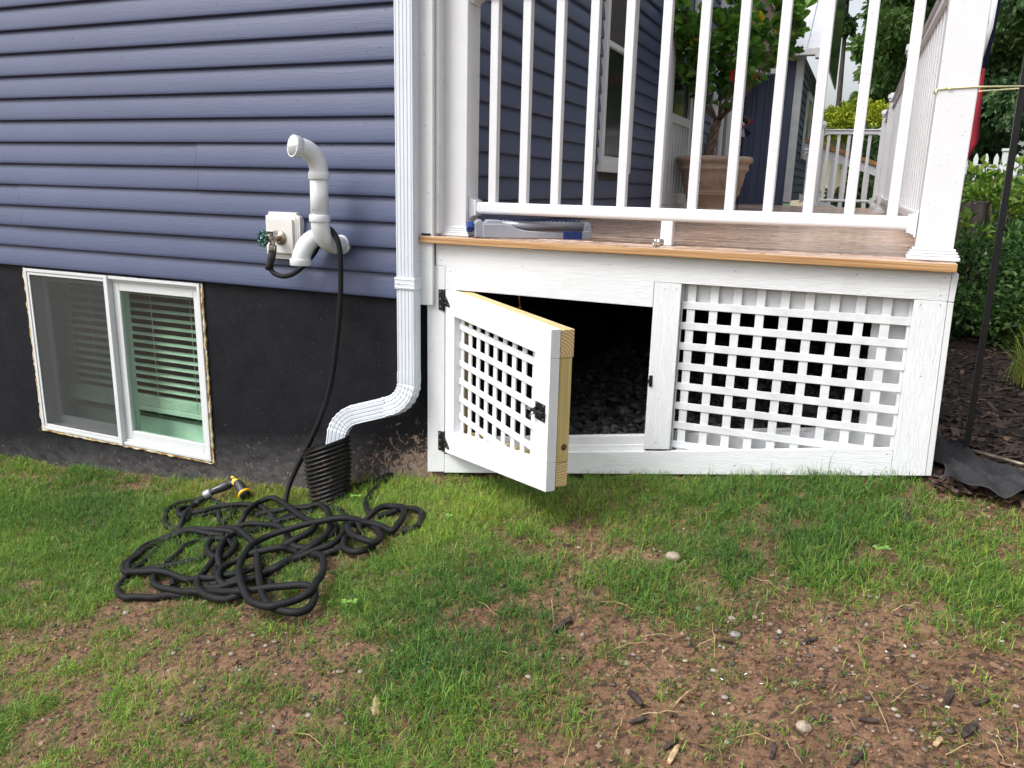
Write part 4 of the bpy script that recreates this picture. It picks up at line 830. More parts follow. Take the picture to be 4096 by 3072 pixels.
for s_ in (-1, 1):
    m = MB(); q = p1.lerp(p2, .5) + cn * .0135 + Vector((0, 0, .008 * s_)); dd = (p2 - p1).normalized()
    m.tube([q - dd * .03, q + dd * .03], .003, 6); m.build("grip_inlay", mk_plain("light_grey_inlay", (.5, .5, .52), .5), nz)
# ---------------------------------------------------------------- porch deck and its hatch
DS = .0095                              # the boards fall a little towards the lawn
def dz(y): return .262 + DS * max(y, 0)
deck = thing("porch_deck", "white skirted porch deck with brown boards, open hatch and lattice panel", "deck", (1.0, .0, -.6))
fl = MB()
y = .104
while y < 6.3:
    y1 = y + .134
    fl.hexa([(.120, y, dz(y) - .026), (1.897, y, dz(y) - .026), (1.897, y1, dz(y1) - .026), (.120, y1, dz(y1) - .026), (.120, y, dz(y)), (1.897, y, dz(y)), (1.897, y1, dz(y1)), (.120, y1, dz(y1))])
    y = y1 + .005
fl.build("floor_boards", M['deck'], deck, .002, seg=1)
nb = MB(); nb.hexa([(.034, -.036, .2352), (1.897, -.036, .2352), (1.897, .099, .2355), (.034, .099, .2355), (.034, -.036, .2612), (1.897, -.036, .2612), (1.897, .099, .2625), (.034, .099, .2625)])
nb.m = [0, 1, 0, 0, 0, 0]; nb.build("nosing_board", [M['nosing'], M['deck']], deck, .002)
bh = MB(); bh.box(.04, .078, -.030, -.005, .2632, .271); bh.build("flashing_shim", M['black_metal'], deck)
fa = MB(); Y0, Y1 = -.002, .018
fa.extrude([(.0885, Y0, .1465), (.132, Y0, .1465), (.132, Y0, .056), (.9655, Y0, .051), (.9655, Y0, .1415), (1.8875, Y0, .1435), (1.8875, Y0, .2348), (.0885, Y0, .2348)], (0, Y1 - Y0, 0))
fa.build("fascia_board", M['grain_x'], deck, .0015)
a = MB(); a.slab([(.051, -.722), (.1305, -.709), (.1305, .1455), (.051, .1455)], Y0, Y1); a.build("stile", M['grain_z'], deck, .0015)
a = MB(); a.slab([(.967, -.480), (1.0625, -.466), (1.0625, .1405), (.967, .1405)], Y0, Y1); a.build("stile", M['grain_z'], deck, .0015)
a = MB(); a.slab([(1.7985, -.443), (1.9005, -.427), (1.8875, .1425), (1.7955, .1425)], Y0, Y1); a.build("stile", M['grain_z'], deck, .0015)
a = MB(); a.slab([(1.9015, -.427), (1.9185, -.424), (1.9055, .1405), (1.8885, .1405)], Y0 + .001, 6.3); a.slab([(1.8885, .1425), (1.9055, .1425), (1.9075, .229), (1.8885, .229)], Y0 + .001, 6.3)
a.build("side_skirt", M['white'], deck, .0015)
a = MB(); a.slab([(.1315, -.713), (1.7975, -.4445), (1.7975, -.3490), (.1315, -.6315)], Y0, Y1); a.build("bottom_board", M['grain_x'], deck, .0015)
a = MB(); a.slab([(.1315, -.645), (.9665, -.505), (.9665, -.434), (.1315, -.5705)], .024, .052); a.slab([(.1315, -.655), (.9665, -.515), (.9665, -.468), (.1315, -.604)], .019, .0235)
a.build("hatch_sill", M['white'], deck, .002)
a = MB(); a.box(1.063, 1.797, .040, .058, .054, .2345); a.box(1.063, 1.797, .0585, .066, .050, .064); a.box(1.684, 1.80, .062, .080, -.44, .050)
a.slab([(1.063, -.52), (1.797, -.40), (1.797, -.305), (1.063, -.422)], .060, .12); a.build("backing_frame", M['white'], deck, .0015)
lp = MB()
for i in range(8):
    zc = .0645 - .0735 * i; lp.slab([(1.063, zc - .0134), (1.797, zc - .0134 + .004), (1.797, zc + .0134 + .004), (1.063, zc + .0134)], .0205, .0242)
for i in range(10):
    x = 1.083 + .0782 * i; lp.box(x - .0008, x + .0280, .0244, .0285, -.50 + .08 * i * .16, .143)
lp.box(1.0632, 1.067, .0200, .0335, -.47, .142); lp.build("lattice_panel", M['lattice'], deck, .0012)
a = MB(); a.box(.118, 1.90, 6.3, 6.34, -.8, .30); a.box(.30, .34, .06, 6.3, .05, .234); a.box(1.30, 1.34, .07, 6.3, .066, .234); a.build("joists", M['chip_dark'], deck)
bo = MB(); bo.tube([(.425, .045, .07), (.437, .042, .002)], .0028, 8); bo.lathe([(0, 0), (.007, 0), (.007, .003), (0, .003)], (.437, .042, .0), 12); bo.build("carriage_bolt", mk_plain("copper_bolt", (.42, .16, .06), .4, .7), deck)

for (x, z, q) in ((.118, .214, .3), (.112, .168, .3), (.155, .127, .5), (.158, .075, .6), (.46, .165, .5), (.80, .19, .5), (1.24, .196, 1.4), (1.62, .21, 1.4), (1.87, .215, .4), (1.865, .160, 1.2), (1.006, .118, 1.3), (1.045, .12, 1.3), (1.815, .128, 1.4), (1.87, .13, 1.4), (1.01, -.448, .2), (1.78, -.372, .3), (1.786, -.432, .3), (1.3, -.49, .2), (1.845, -.1, .4), (.066, -.2, .3), (.118, -.60, .3)):
    a = MB(); a.tube([(x - .0035 * math.cos(q), -.0022, z - .0035 * math.sin(q)), (x + .0035 * math.cos(q), -.0022, z + .0035 * math.sin(q))], .0008, 5); a.build("staple", M['screw'], deck)
# hatch door, hinged at its left edge and standing open about 40 degrees
hd = MB()
def zt(u): return .055 - .020 * u
def zb(u): return -.622 + .157 * u
DWD = .857
def dslab(mb, u0, u1, lo, hi, v0, v1, mi=0): return mb.slab([(u0, lo(u0)), (u1, lo(u1)), (u1, hi(u1)), (u0, hi(u0))], v0, v1, mi)
dslab(hd, .002, DWD, lambda u: zt(u) - .0915, zt, 0, .034, 0)
dslab(hd, .002, DWD, zb, lambda u: zb(u) + .096, 0, .034, 0)
dslab(hd, .002, .0935, lambda u: zb(u) + .0965, lambda u: zt(u) - .092, .0, .034, 1)
dslab(hd, .757, DWD, lambda u: zb(u) + .0965, lambda u: zt(u) - .092, .0, .034, 1)
door = hd.build("hatch_door", [M['grain_x'], M['grain_z']], None, .0015)
door.parent = deck; door.matrix_parent_inverse = deck.matrix_basis.inverted(); door.matrix_basis = Matrix.Translation((.1325, -.003, 0)) @ Matrix.Rotation(R(-40), 4, 'Z')
L(door, "open lattice hatch door")
lt = MB()
for i in range(7):
    zc = -.0795 - .0728 * i
    u1 = .757 if i < 6 else .40; k_ = (u1 - .094) / .663
    lt.slab([(.094, zc - .0115), (u1, zc - .0115 - .015 * k_), (u1, zc + .013 - .0145 * k_), (.094, zc + .0130)], .0225, .0285)
for i in range(10):
    u = .0945 + .0745 * i; lt.slab([(u, zb(u) + .05), (u + .029, zb(u + .029) + .05), (u + .029, zt(u) - .05), (u, zt(u) - .05)], .0288, .0345)
lt.build("lattice", M['lattice'], door, .001, local=True)
lu = MB()
def lslab(u0, u1, lo, hi, v0, v1, mi, emi=None):
    b = len(lu.m); dslab(lu, u0, u1, lo, hi, v0, v1, mi)
    if emi is not None: lu.m[b + 3] = emi
lslab(.0, DWD - .001, lambda u: zt(u) - .092, lambda u: zt(u) - .003, .036, .084, 0, 2)
lslab(.0, DWD - .003, lambda u: zb(u) + .010, lambda u: zb(u) + .092, .036, .080, 0, 2)
lslab(.0, .088, lambda u: zb(u) + .093, lambda u: zt(u) - .093, .036, .080, 1)
lslab(.775, DWD - .002, lambda u: zb(u) + .093, lambda u: zt(u) - .093, .036, .080, 1)
lu.build("lumber_frame", [M['lumber_x'], M['lumber_z'], M['endgrain']], door, .002, local=True)
kn = MB(); kn.lathe([(0, 0), (.012, .0), (.010, .0012), (0, .0012)], (DWD - .0025, .062, -.345), 14, 0, (1, 0, 0)); kn.build("knot", M['knot'], door, local=True)
def hinge(z):
    h = MB(); s = MB()
    h.tube([(.0, -.006, z - .044), (.0, -.006, z + .042)], .005, 10)
    P = [(.005, z - .021), (.048, z - .021), (.050, z - .012), (.005, z + .020)]
    h.extrude([(a, -.0005, b) for a, b in P][::-1], (0, -.0035, 0))
    o = h.build("hinge_strap", M['black_metal'], door, .0008, local=True)
    for (u, v, w) in ((.010, -.004, z + .006), (.011, -.004, z - .012), (.041, -.004, z - .014)):
        s2 = MB(); s2.ball((u, v, w), (.0055, .003, .0055), 10); s2.build("screw", M['screw'], door, local=True)
    h = MB(); h.box(.104, .1315, -.0072, -.0025, z - .040, z + .042); lf_ = h.build("hinge_leaf", M['black_metal'], deck, .0008)
    for w in (z + .031, z + .002, z - .029):
        s2 = MB(); s2.ball((.1125, -.0072, w), (.0058, .003, .0058), 10); s2.build("screw", M['screw'], lf_)
hinge(.012); hinge(-.575)
la = MB(); la.box(.775, .838, -.0035, -.0002, -.262, -.205); la.tube([(.765, -.010, -.236), (.842, -.010, -.232)], .0068, 12); la.box(.782, .795, -.012, -.003, -.246, -.222); la.box(.815, .828, -.012, -.003, -.246, -.222)
la.build("slide_latch", M['black_metal'], door, .001, local=True)
lb = MB(); lb.tube([(.735, -.010, -.2375), (.80, -.010, -.234)], .0045, 10); lb.tube([(.785, -.012, -.236), (.783, -.020, -.246), (.772, -.022, -.254)], .0032, 8); lb.build("latch_bolt", M['zinc'], door, local=True)
for (u, w) in ((.783, -.211), (.830, -.211), (.783, -.256), (.830, -.256)):
    lb = MB(); lb.ball((u, -.004, w), (.005, .003, .005), 10); lb.build("screw", M['screw'], door, local=True)
ca_ = MB(); ca_.box(.970, .983, -.0045, -.002, -.239, -.197); ca_.tube([(.974, -.004, -.226), (.974, -.014, -.222), (.974, -.014, -.212), (.974, -.004, -.208)], .004, 8); ca_.build("latch_keeper", M['black_metal'], deck, .0008)

# ---------------------------------------------------------------- railings
VM = M['vinyl']
def post(x, y, z0, h, label, w=.108, mat=None, cap=True, group=None, name="railing_post", base_tilt=0):
    mat = mat or VM; t = thing(name, label, "post", (x, y, z0), group); r = w / 2
    m = MB(); m.box(x - r, x + r, y - r, y + r, z0 + .002, z0 + h); m.build("sleeve", mat, t, .003)
    b = MB(); 
    for (e, a, c) in ((.021, .000, .012), (.017, .012, .020), (.013, .020, .028), (.007, .028, .037)):
        b.box(x - r - e, x + r + e, y - r - e, y + r + e, z0 + a + .0005, z0 + c)
    b.build("base_trim", mat, t, .0025)
    if cap:
        c = MB(); c.box(x - r - .016, x + r + .016, y - r - .016, y + r + .016, z0 + h - .045, z0 + h - .020); c.box(x - r - .009, x + r + .009, y - r - .009, y + r + .009, z0 + h - .065, z0 + h - .0452)
        c.extrude([(x - r - .016, y - r - .016, z0 + h - .0198), (x + r + .016, y - r - .016, z0 + h - .0198), (x + r + .016, y + r + .016, z0 + h - .0198), (x - r - .016, y + r + .016, z0 + h - .0198)], (0, 0, .006)); c.build("cap", mat, t, .003)
    return t
post(.1405, .104, .262, .98, "white square railing post at the house corner beside the sprinkler")
post(1.833, .104, .263, 2.6, "tall white square porch post at the deck's front corner", cap=False)
RL = "white vinyl railing with square balusters "
def railing(label, a, b, z0a, z0b, n, first, pitch, h=.914, bal=.032, mat=None, gap=.087, brackets=True, supports=(), rail_t=.045):
    """straight level rail from a to b (x,y); z0 = floor under each end"""
    mat = mat or VM; ax, ay = a; bx_, by_ = b; Ln = math.hypot(bx_ - ax, by_ - ay); d = Vector(((bx_ - ax) / Ln, (by_ - ay) / Ln, 0)); nrm = Vector((-d.y, d.x, 0))
    t = thing("porch_railing", label, "railing", ((ax + bx_) / 2, (ay + by_) / 2, (z0a + z0b) / 2), "white porch railing sections")
    def P(s, o, z): q = Vector((ax, ay, 0)) + d * s + nrm * o; return (q.x, q.y, z + z0a + (z0b - z0a) * s / Ln)
    def bar(mb, s0, s1, w, za, zb_): mb.hexa([P(s0, -w, za), P(s1, -w, za), P(s1, w, za), P(s0, w, za), P(s0, -w, zb_), P(s1, -w, zb_), P(s1, w, zb_), P(s0, w, zb_)])
    m = MB(); bar(m, 0, Ln, .024, gap, gap + rail_t); m.build("bottom_rail", mat, t, .012, seg=4)
    m = MB(); bar(m, 0, Ln, .030, h - .05, h - .012); bar(m, 0, Ln, .042, h - .0118, h); m.build("top_rail", mat, t, .006, seg=3)
    m = MB(); w = bal / 2; s0 = first; m.hexa([P(s0, -w, gap + rail_t - .004), P(s0 + bal, -w, gap + rail_t - .004), P(s0 + bal, w, gap + rail_t - .004), P(s0, w, gap + rail_t - .004), P(s0, -w, h - .048), P(s0 + bal, -w, h - .048), P(s0 + bal, w, h - .048), P(s0, w, h - .048)])
    b0 = m.build("baluster", mat, t, .0025)
    for i in range(1, n): s_ = d * pitch * i; clone(b0, s_.x, s_.y, (z0b - z0a) * pitch * i / Ln, t)
    if brackets:
        for s_, sg_ in ((0, 1), (Ln, -1)):
            for zc in (gap + rail_t / 2, h - .025):
                m = MB()
                for (s1, w, q) in ((.007, .036, .042), (.016, .031, .034), (.028, .028, .030)): bar(m, min(s_, s_ + sg_ * s1), max(s_, s_ + sg_ * s1), w, zc - q, zc + q)
                m.build("bracket", mat, t, .003)
    for s_ in supports:
        m = MB(); bar(m, s_ - .0215, s_ + .0215, .02, .001, gap + .002); m.build("support_block", mat, t, .003)
    return t
RF = .104
railing(RL + "across the front of the deck above the hatch", (.196, RF), (1.777, RF), .2625, .2625, 12, .074, .1287, supports=(.781,))
SP = [(1.833, .104), (1.788, 2.25), (1.752, 4.86), (1.722, 6.50)]
LB = ["first white capped post behind the tall corner post on the porch side", "second white capped post along the porch side, farther back", "farthest white capped post where the side railing meets the end railing"]
for i in range(3):
    a, b = SP[i], SP[i + 1]; l = math.hypot(b[0] - a[0], b[1] - a[1]); ux, uy = (b[0] - a[0]) / l, (b[1] - a[1]) / l
    n = int((l - .2) / .1287)
    railing(RL + ["along the porch side nearest the tall corner post", "along the porch side, middle section", "along the porch side, farthest section"][i], (a[0] + ux * .055, a[1] + uy * .055), (b[0] - ux * .055, b[1] - uy * .055), dz(a[1]), dz(b[1]), n, .07, (l - .22) / max(n, 1), mat=M['vinyl_far'] if i else VM)
    post(b[0], b[1], dz(b[1]), .965, LB[i], mat=M['vinyl_far'])
railing(RL + "closing the far end of the porch", (1.135, 6.48), (1.668, 6.50), dz(6.4) - .02, dz(6.4) - .02, 5, .03, .098, h=.80, mat=M['vinyl_far'], rail_t=.03, gap=.07)
post(1.09, 6.47, dz(6.4), .86, "small capped white post at the left end of the far railing", .085, M['vinyl_far'])
railing(RL + "short piece beside the navy wall", (.90, 7.3), (1.07, 7.3), dz(6.4), dz(6.4), 2, .03, .09, h=.62, mat=M['vinyl_far'], rail_t=.03, gap=.05)
sr = thing("stair_railing", "white stair railing with an orange wooden cap descending behind the far railing", "railing", (1.35, 8.6, .2))
m = MB(); m.extrude([(.80, 8.5, 1.145), (1.85, 8.5, .80), (1.85, 8.5, .75), (.80, 8.5, 1.095)], (0, .12, 0)); m.build("wood_cap", M['cap_wood'], sr, .003)
m = MB(); m.extrude([(.80, 8.53, 1.093), (1.85, 8.53, .748), (1.85, 8.53, .63), (.80, 8.53, .975)], (0, .05, 0)); m.extrude([(.80, 8.53, .45), (1.85, 8.53, .10), (1.85, 8.53, .02), (.80, 8.53, .37)], (0, .05, 0)); m.build("rail", M['vinyl_far'], sr)
m = MB(); m.box(.86, .91, 8.535, 8.575, .40, 1.0); b0 = m.build("baluster", M['vinyl_far'], sr)
for i in range(1, 7): clone(b0, .14 * i, 0, -.046 * i, sr)
m = MB(); m.box(.66, 1.84, 7.9, 9.3, -.3, .03); m.box(.66, 1.60, 7.2, 7.9, -.3, .20); m.build("stair_steps", M['deck'], sr)

# ---------------------------------------------------------------- sprinkler on the deck edge
sk = thing("lawn_sprinkler", "grey oscillating lawn sprinkler with blue fittings on the deck edge", "sprinkler", (.256, .004, .2632), rotz=R(30))
def uz(poly, v0, v1): return [(a, v0, b) for a, b in poly], (0, v1 - v0, 0)
m = MB(); p_, e_ = uz([(.0, .0), (.105, .0), (.105, .052), (.098, .066), (.045, .066), (.043, .058), (.028, .058), (.026, .066), (.010, .066), (.0, .054)], .0, .085); m.extrude(p_, e_)
front = [(.03, 0), (.44, 0), (.455, .006), (.455, .030), (.445, .034), (.40, .026), (.30, .024), (.20, .029), (.165, .036), (.14, .048), (.11, .054), (.03, .052)]
p_, e_ = uz(front, -.018, .006); m.extrude(p_, e_); p_, e_ = uz([(.0, 0), (.44, 0), (.44, .018), (.1, .02), (.0, .03)], .07, .088); m.extrude(p_, e_)
p_, e_ = uz([(.425, .0), (.455, .0), (.458, .045), (.452, .062), (.438, .064), (.428, .05)], .006, .07); m.extrude(p_, e_); m.build("frame", M['grey_plastic'], sk, .004, local=True, seg=3)
m = MB(); m.box(.022, .036, .012, .06, .055, .0592); m.build("dial_slot", M['rubber'], sk, local=True)
m = MB(); m.tube([(.095, .040, .047), (.43, .040, .046)], .0185, 20); m.build("spray_tube", M['grey_tube'], sk, local=True)
m = MB()
for i in range(18): m.lathe([(.004, 0), (.0035, .007), (.0018, .009)], (.118 + .0172 * i, .040 - .004, .0635), 8, 0, (0, -.15, 1))
m.build("spray_jets", M['blue_plastic'], sk, local=True)
m = MB()
for i in range(5): m.box(.345 + .0135 * i, .355 + .0135 * i, -.0215, .002, -.0005, .030)
m.box(.341, .415, -.0195, .003, .0005, .0285); m.build("grip_pads", M['blue_plastic'], sk, .0015, local=True)
m = MB(); q = [(.0, -.034), (.0195, -.034), (.0205, -.012), (.017, -.006), (.017, 0), (0, 0)]
m.lathe([(0, 0), (.0165, 0), (.0205, .005), (.0205, .022), (.017, .026), (.017, .03), (0, .03)], (-.031, .035, .038), 8, 0, (1, 0, 0), smooth=False); m.build("inlet_knob", M['blue_plastic'], sk, .001, local=True)
m = MB(); m.lathe([(0, 0), (.009, 0), (.008, .008), (0, .010)], (.457, .04, .046), 12, 0, (1, 0, 0)); m.build("tube_plug", M['blue_plastic'], sk, local=True)

qc = thing("hose_coupling", "small silver hose quick coupling lying on the deck edge", "hose fitting", (.965, .018, .277))
ax_ = Vector((.85, .50, 0)).normalized(); o_ = Vector((.951, .006, .2785))
m = MB(); m.lathe([(.0095, .004), (.0118, 0), (.0138, .001), (.0140, .008), (.0125, .009), (.0125, .012), (.0148, .013), (.0148, .021), (.0128, .022), (.0122, .034), (.0095, .036), (0, .036)], o_, 24, 0, ax_, cap0=False); m.build("collar", M['nickel'], qc)
m = MB(); m.lathe([(.0, .006), (.0096, .006), (.0096, .004), (.0088, .0035)], o_, 20, 0, ax_, cap0=False, cap1=False); m.build("rubber_seal", M['rubber'], qc)

# ---------------------------------------------------------------- flower pot with the braided hibiscus
PX, PY = .425, 4.15; PZ = dz(PY) + .001
pot = thing("flower_pot", "large tan resin flower pot with fruit garlands on the porch", "flower pot", (PX, PY, PZ))
m = MB()
m.lathe([(.165, 0), (.178, .004), (.180, .016), (.176, .020), (.182, .028), (.186, .034), (.214, .118), (.222, .121), (.225, .129), (.222, .136), (.226, .140), (.229, .150), (.226, .158), (.229, .161), (.252, .268), (.262, .30), (.275, .318), (.285, .325), (.283, .336), (.278, .345), (.283, .365), (.292, .375), (.305, .383), (.311, .395), (.311, .410), (.303, .424), (.288, .428), (.272, .424), (.264, .40), (.262, .36)], (PX, PY, PZ), 56, 0, cap1=False)
m.build("body", M['pot'], pot)
m = MB()
def on_pot(a, z, out=.0): r = .229 + (.252 - .229) * (z - .161) / .107 + out; return (PX + r * math.cos(a), PY + r * math.sin(a), PZ + z)
for k in range(8):
    a0 = 2 * PI * k / 8 + R(-96)
    for i in range(15):
        t = i / 14; a = a0 + (t - .5) * R(38); zc = .262 - .062 * (1 - (2 * t - 1) ** 2); fat = .004 + .012 * (1 - (2 * t - 1) ** 2)
        for j in range(1 + int(fat * 260)): m.ball(on_pot(a + random.uniform(-.02, .02), zc + random.uniform(-fat, fat), -.001), random.uniform(.004, .0085), 7)
    m.ball(on_pot(a0 - R(21), .275), .009, 8)
    for i in range(9): m.ball(on_pot(a0 - R(22.5) + random.uniform(-.03, .03), .25 - .008 * i, -.001), random.uniform(.004, .007), 7)
m.build("garland_relief", M['pot'], pot)
m = MB(); m.lathe([(0, .385), (.262, .385)], (PX, PY, PZ), 32, cap0=False, cap1=False); m.build("potting_soil", M['soil_pot'], pot)

def leaf_mesh(name, C, D, size, mat, parent, tint, wid=.36, fold=.22, smooth=False):
    """one pointed, folded leaf per centre"""
    n = len(C); D = D / np.linalg.norm(D, axis=1, keepdims=True)
    Rn = RNG.normal(size=(n, 3)); Sd = np.cross(D, Rn); Sd /= np.linalg.norm(Sd, axis=1, keepdims=True) + 1e-9; N = np.cross(Sd, D)
    flip = np.sign(N[:, 2:3]); flip[flip == 0] = 1; N = N * flip
    s = np.asarray(size)[:, None]
    b = C; t = C + D * s - N * s * .12
    P = [b, C + D * s * .28 + Sd * s * wid + N * s * fold, C + D * s * .68 + Sd * s * wid * .72 + N * s * fold * .7, t, C + D * s * .68 - Sd * s * wid * .72 + N * s * fold * .7, C + D * s * .28 - Sd * s * wid + N * s * fold]
    V = np.stack(P, 1).reshape(-1, 3); k = np.arange(n)[:, None] * 6
    Q = np.concatenate([k + np.array([[0, 1, 2, 3]]), k + np.array([[0, 3, 4, 5]])], 1).reshape(-1, 4)
    return mesh_np(name, V, Q, mat, parent, {'tint': np.repeat(tint, 6)}, smooth)

hb = thing("hibiscus_tree", "braided trunk hibiscus tree with green leaves growing in the tan pot", "potted tree", (PX, PY, PZ + .385))
tr = MB()
TB = Vector((PX - .06, PY - .02, PZ + .37)); TT = Vector((PX + .0, PY, PZ + .72))
for k in range(3):
    P = []
    for i in range(40):
        t = i / 39; c = TB.lerp(TT, t); a = 2 * PI * k / 3 + t * 2 * PI * 1.5; r = .026 - .006 * t
        P.append(c + Vector((r * math.cos(a), r * math.sin(a) * .8, 0)))
    tr.tube(P, [.024 - .006 * i / 39 for i in range(40)], 10)
tips = []
def limb(mb, p, d, l, r, depth):
    P = [Vector(p)]; dd = Vector(d).normalized()
    for i in range(6):
        dd = (dd + Vector((random.uniform(-.18, .18), random.uniform(-.18, .18), random.uniform(-.04, .16)))).normalized(); P.append(P[-1] + dd * l / 6)
    mb.tube(P, [r * (1 - .55 * i / 6) for i in range(7)], 7)
    for q in P[2:]: tips.append((q, dd.copy(), depth))
    if depth > 0:
        for j in range(3 if depth > 1 else 3):
            q = P[random.choice((3, 4, 5, 6))]; e = (dd + Vector((random.uniform(-.9, .9), random.uniform(-.9, .9), random.uniform(-.35, .6)))).normalized(); limb(mb, q, e, l * random.uniform(.55, .8), r * .52, depth - 1)
for a in range(8):
    an = 2 * PI * a / 8 + .3; limb(tr, TT + Vector((0, 0, -.02)), (math.cos(an) * 1.0 + .28, math.sin(an) * .7 - .1, random.uniform(.5, 1.15)), random.uniform(.42, .60), .013, 2)
tr.build("trunk", M['bark'], hb)
C = []; D = []
for q, d, dep in tips:
    for j in range(5 if dep < 2 else 2):
        if random.random() < .86:
            e = Vector((random.gauss(0, .8), random.gauss(0, .8), random.gauss(.05, .5))) + d * .7
            C.append(tuple(q + Vector((random.gauss(0, .018), random.gauss(0, .018), random.gauss(0, .018))))); D.append(tuple(e.normalized() + Vector((0, 0, -.12))))
C = np.array(C); D = np.array(D); n = len(C)
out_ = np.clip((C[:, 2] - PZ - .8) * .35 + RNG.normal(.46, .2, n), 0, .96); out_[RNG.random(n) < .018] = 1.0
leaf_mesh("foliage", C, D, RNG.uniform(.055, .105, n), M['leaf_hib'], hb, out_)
m = MB()
for (x, y, z) in ((PX + .135, PY - .25, PZ + 1.02),):
    for j in range(5): a = 2 * PI * j / 5; m.ball((x + .014 * math.cos(a), y, z + .022 * math.sin(a)), (.013, .012, .026), 8)
m.build("flower", M['hib_red'], hb)
rd = thing("solar_stake_light", "thin black rod with a small cylindrical lamp stuck in the flower pot", "garden light", (.598, 4.28, PZ + .38))
m = MB(); m.tube([(.598, 4.2, PZ + .385), (.594, 4.2, PZ + .98)], .006, 8); m.build("rod", M['black_metal'], rd)
m = MB(); m.lathe([(0, 0), (.021, 0), (.025, .075), (.022, .08), (0, .08)], (.60, 4.2, PZ + .735), 16, 0, (.9, -.15, -.36)); m.build("lamp_head", M['rubber'], rd)
fb = thing("flag_pinwheel", "small red white and blue cloth pinwheel half hidden behind the pot plant", "pinwheel", (.56, 4.6, .7))
for j, (mt, a) in enumerate((('flag_red', 40), ('flag_white', 100), ('flag_blue', 200), ('flag_white', 260), ('flag_red', 160), ('flag_blue', 300))):
    m = MB(); c = Vector((.575, 4.62, 1.0)); e = Vector((math.cos(R(a)), 0, math.sin(R(a)))); s_ = Vector((-e.z, 0, e.x))
    m.add([c, c + e * .085 + s_ * .03 + Vector((0, -.02, 0)), c + e * .085 - s_ * .02, c + Vector((0, .003, 0)), c + e * .085 + s_ * .03 + Vector((0, -.017, 0)), c + e * .085 - s_ * .02 + Vector((0, .003, 0))], [(0, 1, 2), (5, 4, 3), (0, 3, 4, 1), (1, 4, 5, 2), (2, 5, 3, 0)]); m.build("vane", M[mt], fb)
m = MB(); m.tube([(.575, 4.63, dz(4.6)), (.575, 4.63, 1.0)], .004, 6); m.build("stick", M['black_metal'], fb)
wk = thing("wire_plant_stand", "low rusty wire plant stand on the deck left of the pot", "plant stand", (.235, 3.3, dz(3.3)))
m = MB(); z0 = dz(3.3)
for zz, rr in ((.055, .11), (.012, .10)): m.tube([(.245 + rr * math.cos(2 * PI * i / 28), 3.3 + rr * math.sin(2 * PI * i / 28), z0 + zz) for i in range(29)], .0028, 6)
for i in range(6): a = 2 * PI * i / 6; m.tube([(.245 + .10 * math.cos(a), 3.3 + .10 * math.sin(a), z0 + .001), (.245 + .11 * math.cos(a), 3.3 + .11 * math.sin(a), z0 + .06)], .0028, 6)
for i in range(3): m.tube([(.145, 3.25 + .05 * i, z0 + .012), (.345, 3.25 + .05 * i, z0 + .012)], .002, 6)
m.tube([(.34 + .03 * math.cos(t), 3.24, z0 + .05 + .045 * math.sin(t)) for t in np.linspace(PI, 0, 10)], .0028, 6); m.build("wire_frame", M['wire'], wk)
hk = thing("basket_hanger", "black curved basket hanger on the wall above the potted hibiscus", "hanger", (.1, 5.1, 2.0))
m = MB(); m.tube([(.10, 5.1, 1.66), (.30, 5.1, 1.66)], .01, 8); m.tube([(.10, 5.1, 1.60), (.30, 5.1, 1.60)], .01, 8); m.tube([(.18 + .09 * math.cos(t), 5.1, 1.95 + .11 * math.sin(t)) for t in np.linspace(PI, -.3, 18)], .008, 8); m.tube([(.09, 5.1, 1.95), (.10, 5.1, 1.6)], .009, 8); m.build("bracket", M['black_metal'], hk)

# ---------------------------------------------------------------- navy building at the end of the porch
sh = thing("garden_building", "navy board and batten building with a ribbed metal roof past the porch", "building", (.2, 9.5, 0))
m = MB(); m.box(-2.5, .65, 8.0, 8.04, .2, 2.08)
for i in range(7):
    for q in (0, .05): m.box(-.42 + .15 * i + q, -.408 + .15 * i + q, 7.985, 8.0, .35, 2.06)
m.build("front_wall", M['navy_bb'], sh)
m = MB()
for k in range(17): add_course(m, 8.04, 11, .735, .36 + .1016 * k, 1, 1)
m.build("side_wall", M['siding_y'], sh)
m = MB(); m.box(.652, .742, 7.97, 8.06, .34, 2.06); m.box(-2.5, .76, 7.95, 7.985, 2.0, 2.1); m.build("corner_trim", M['gull'], sh, .004)
m = MB(); m.box(.738, .765, 8.9, 8.98, .9, 1.75); m.box(.738, .765, 9.7, 9.78, .9, 1.75); m.box(.738, .765, 8.98, 9.7, 1.67, 1.75); m.box(.738, .765, 8.98, 9.7, .9, .98); wn_ = m.build("window", M['gull'], sh)
m = MB(); m.box(.740, .748, 8.98, 9.7, .98, 1.67); m.build("pane", M['screen_dark'], wn_)
m = MB(); m.extrude([(-2.5, 7.84, 2.08), (.98, 7.84, 2.08), (.98, 10.6, 4.3), (-2.5, 10.6, 4.3)], (0, .0, .02))
for i in range(18): 
    x = -2.3 + .19 * i; m.extrude([(x, 7.835, 2.10), (x + .022, 7.835, 2.10), (x + .022, 10.6, 4.325), (x, 10.6, 4.325)], (0, 0, .022))
m.build("metal_roof", M['metal_roof'], sh)
m = MB(); m.extrude([(.985, 7.84, 1.95), (.985, 7.84, 2.12), (.985, 10.6, 4.34), (.985, 10.6, 1.95)], (.02, 0, 0)); m.build("rake_board", M['screen_dark'], sh)
m = MB(); m.box(-2.5, .97, 7.73, 7.835, 2.02, 2.10); m.box(.87, .955, 7.72, 7.84, 1.985, 2.105); m.build("gutter", M['gull'], sh, .008)

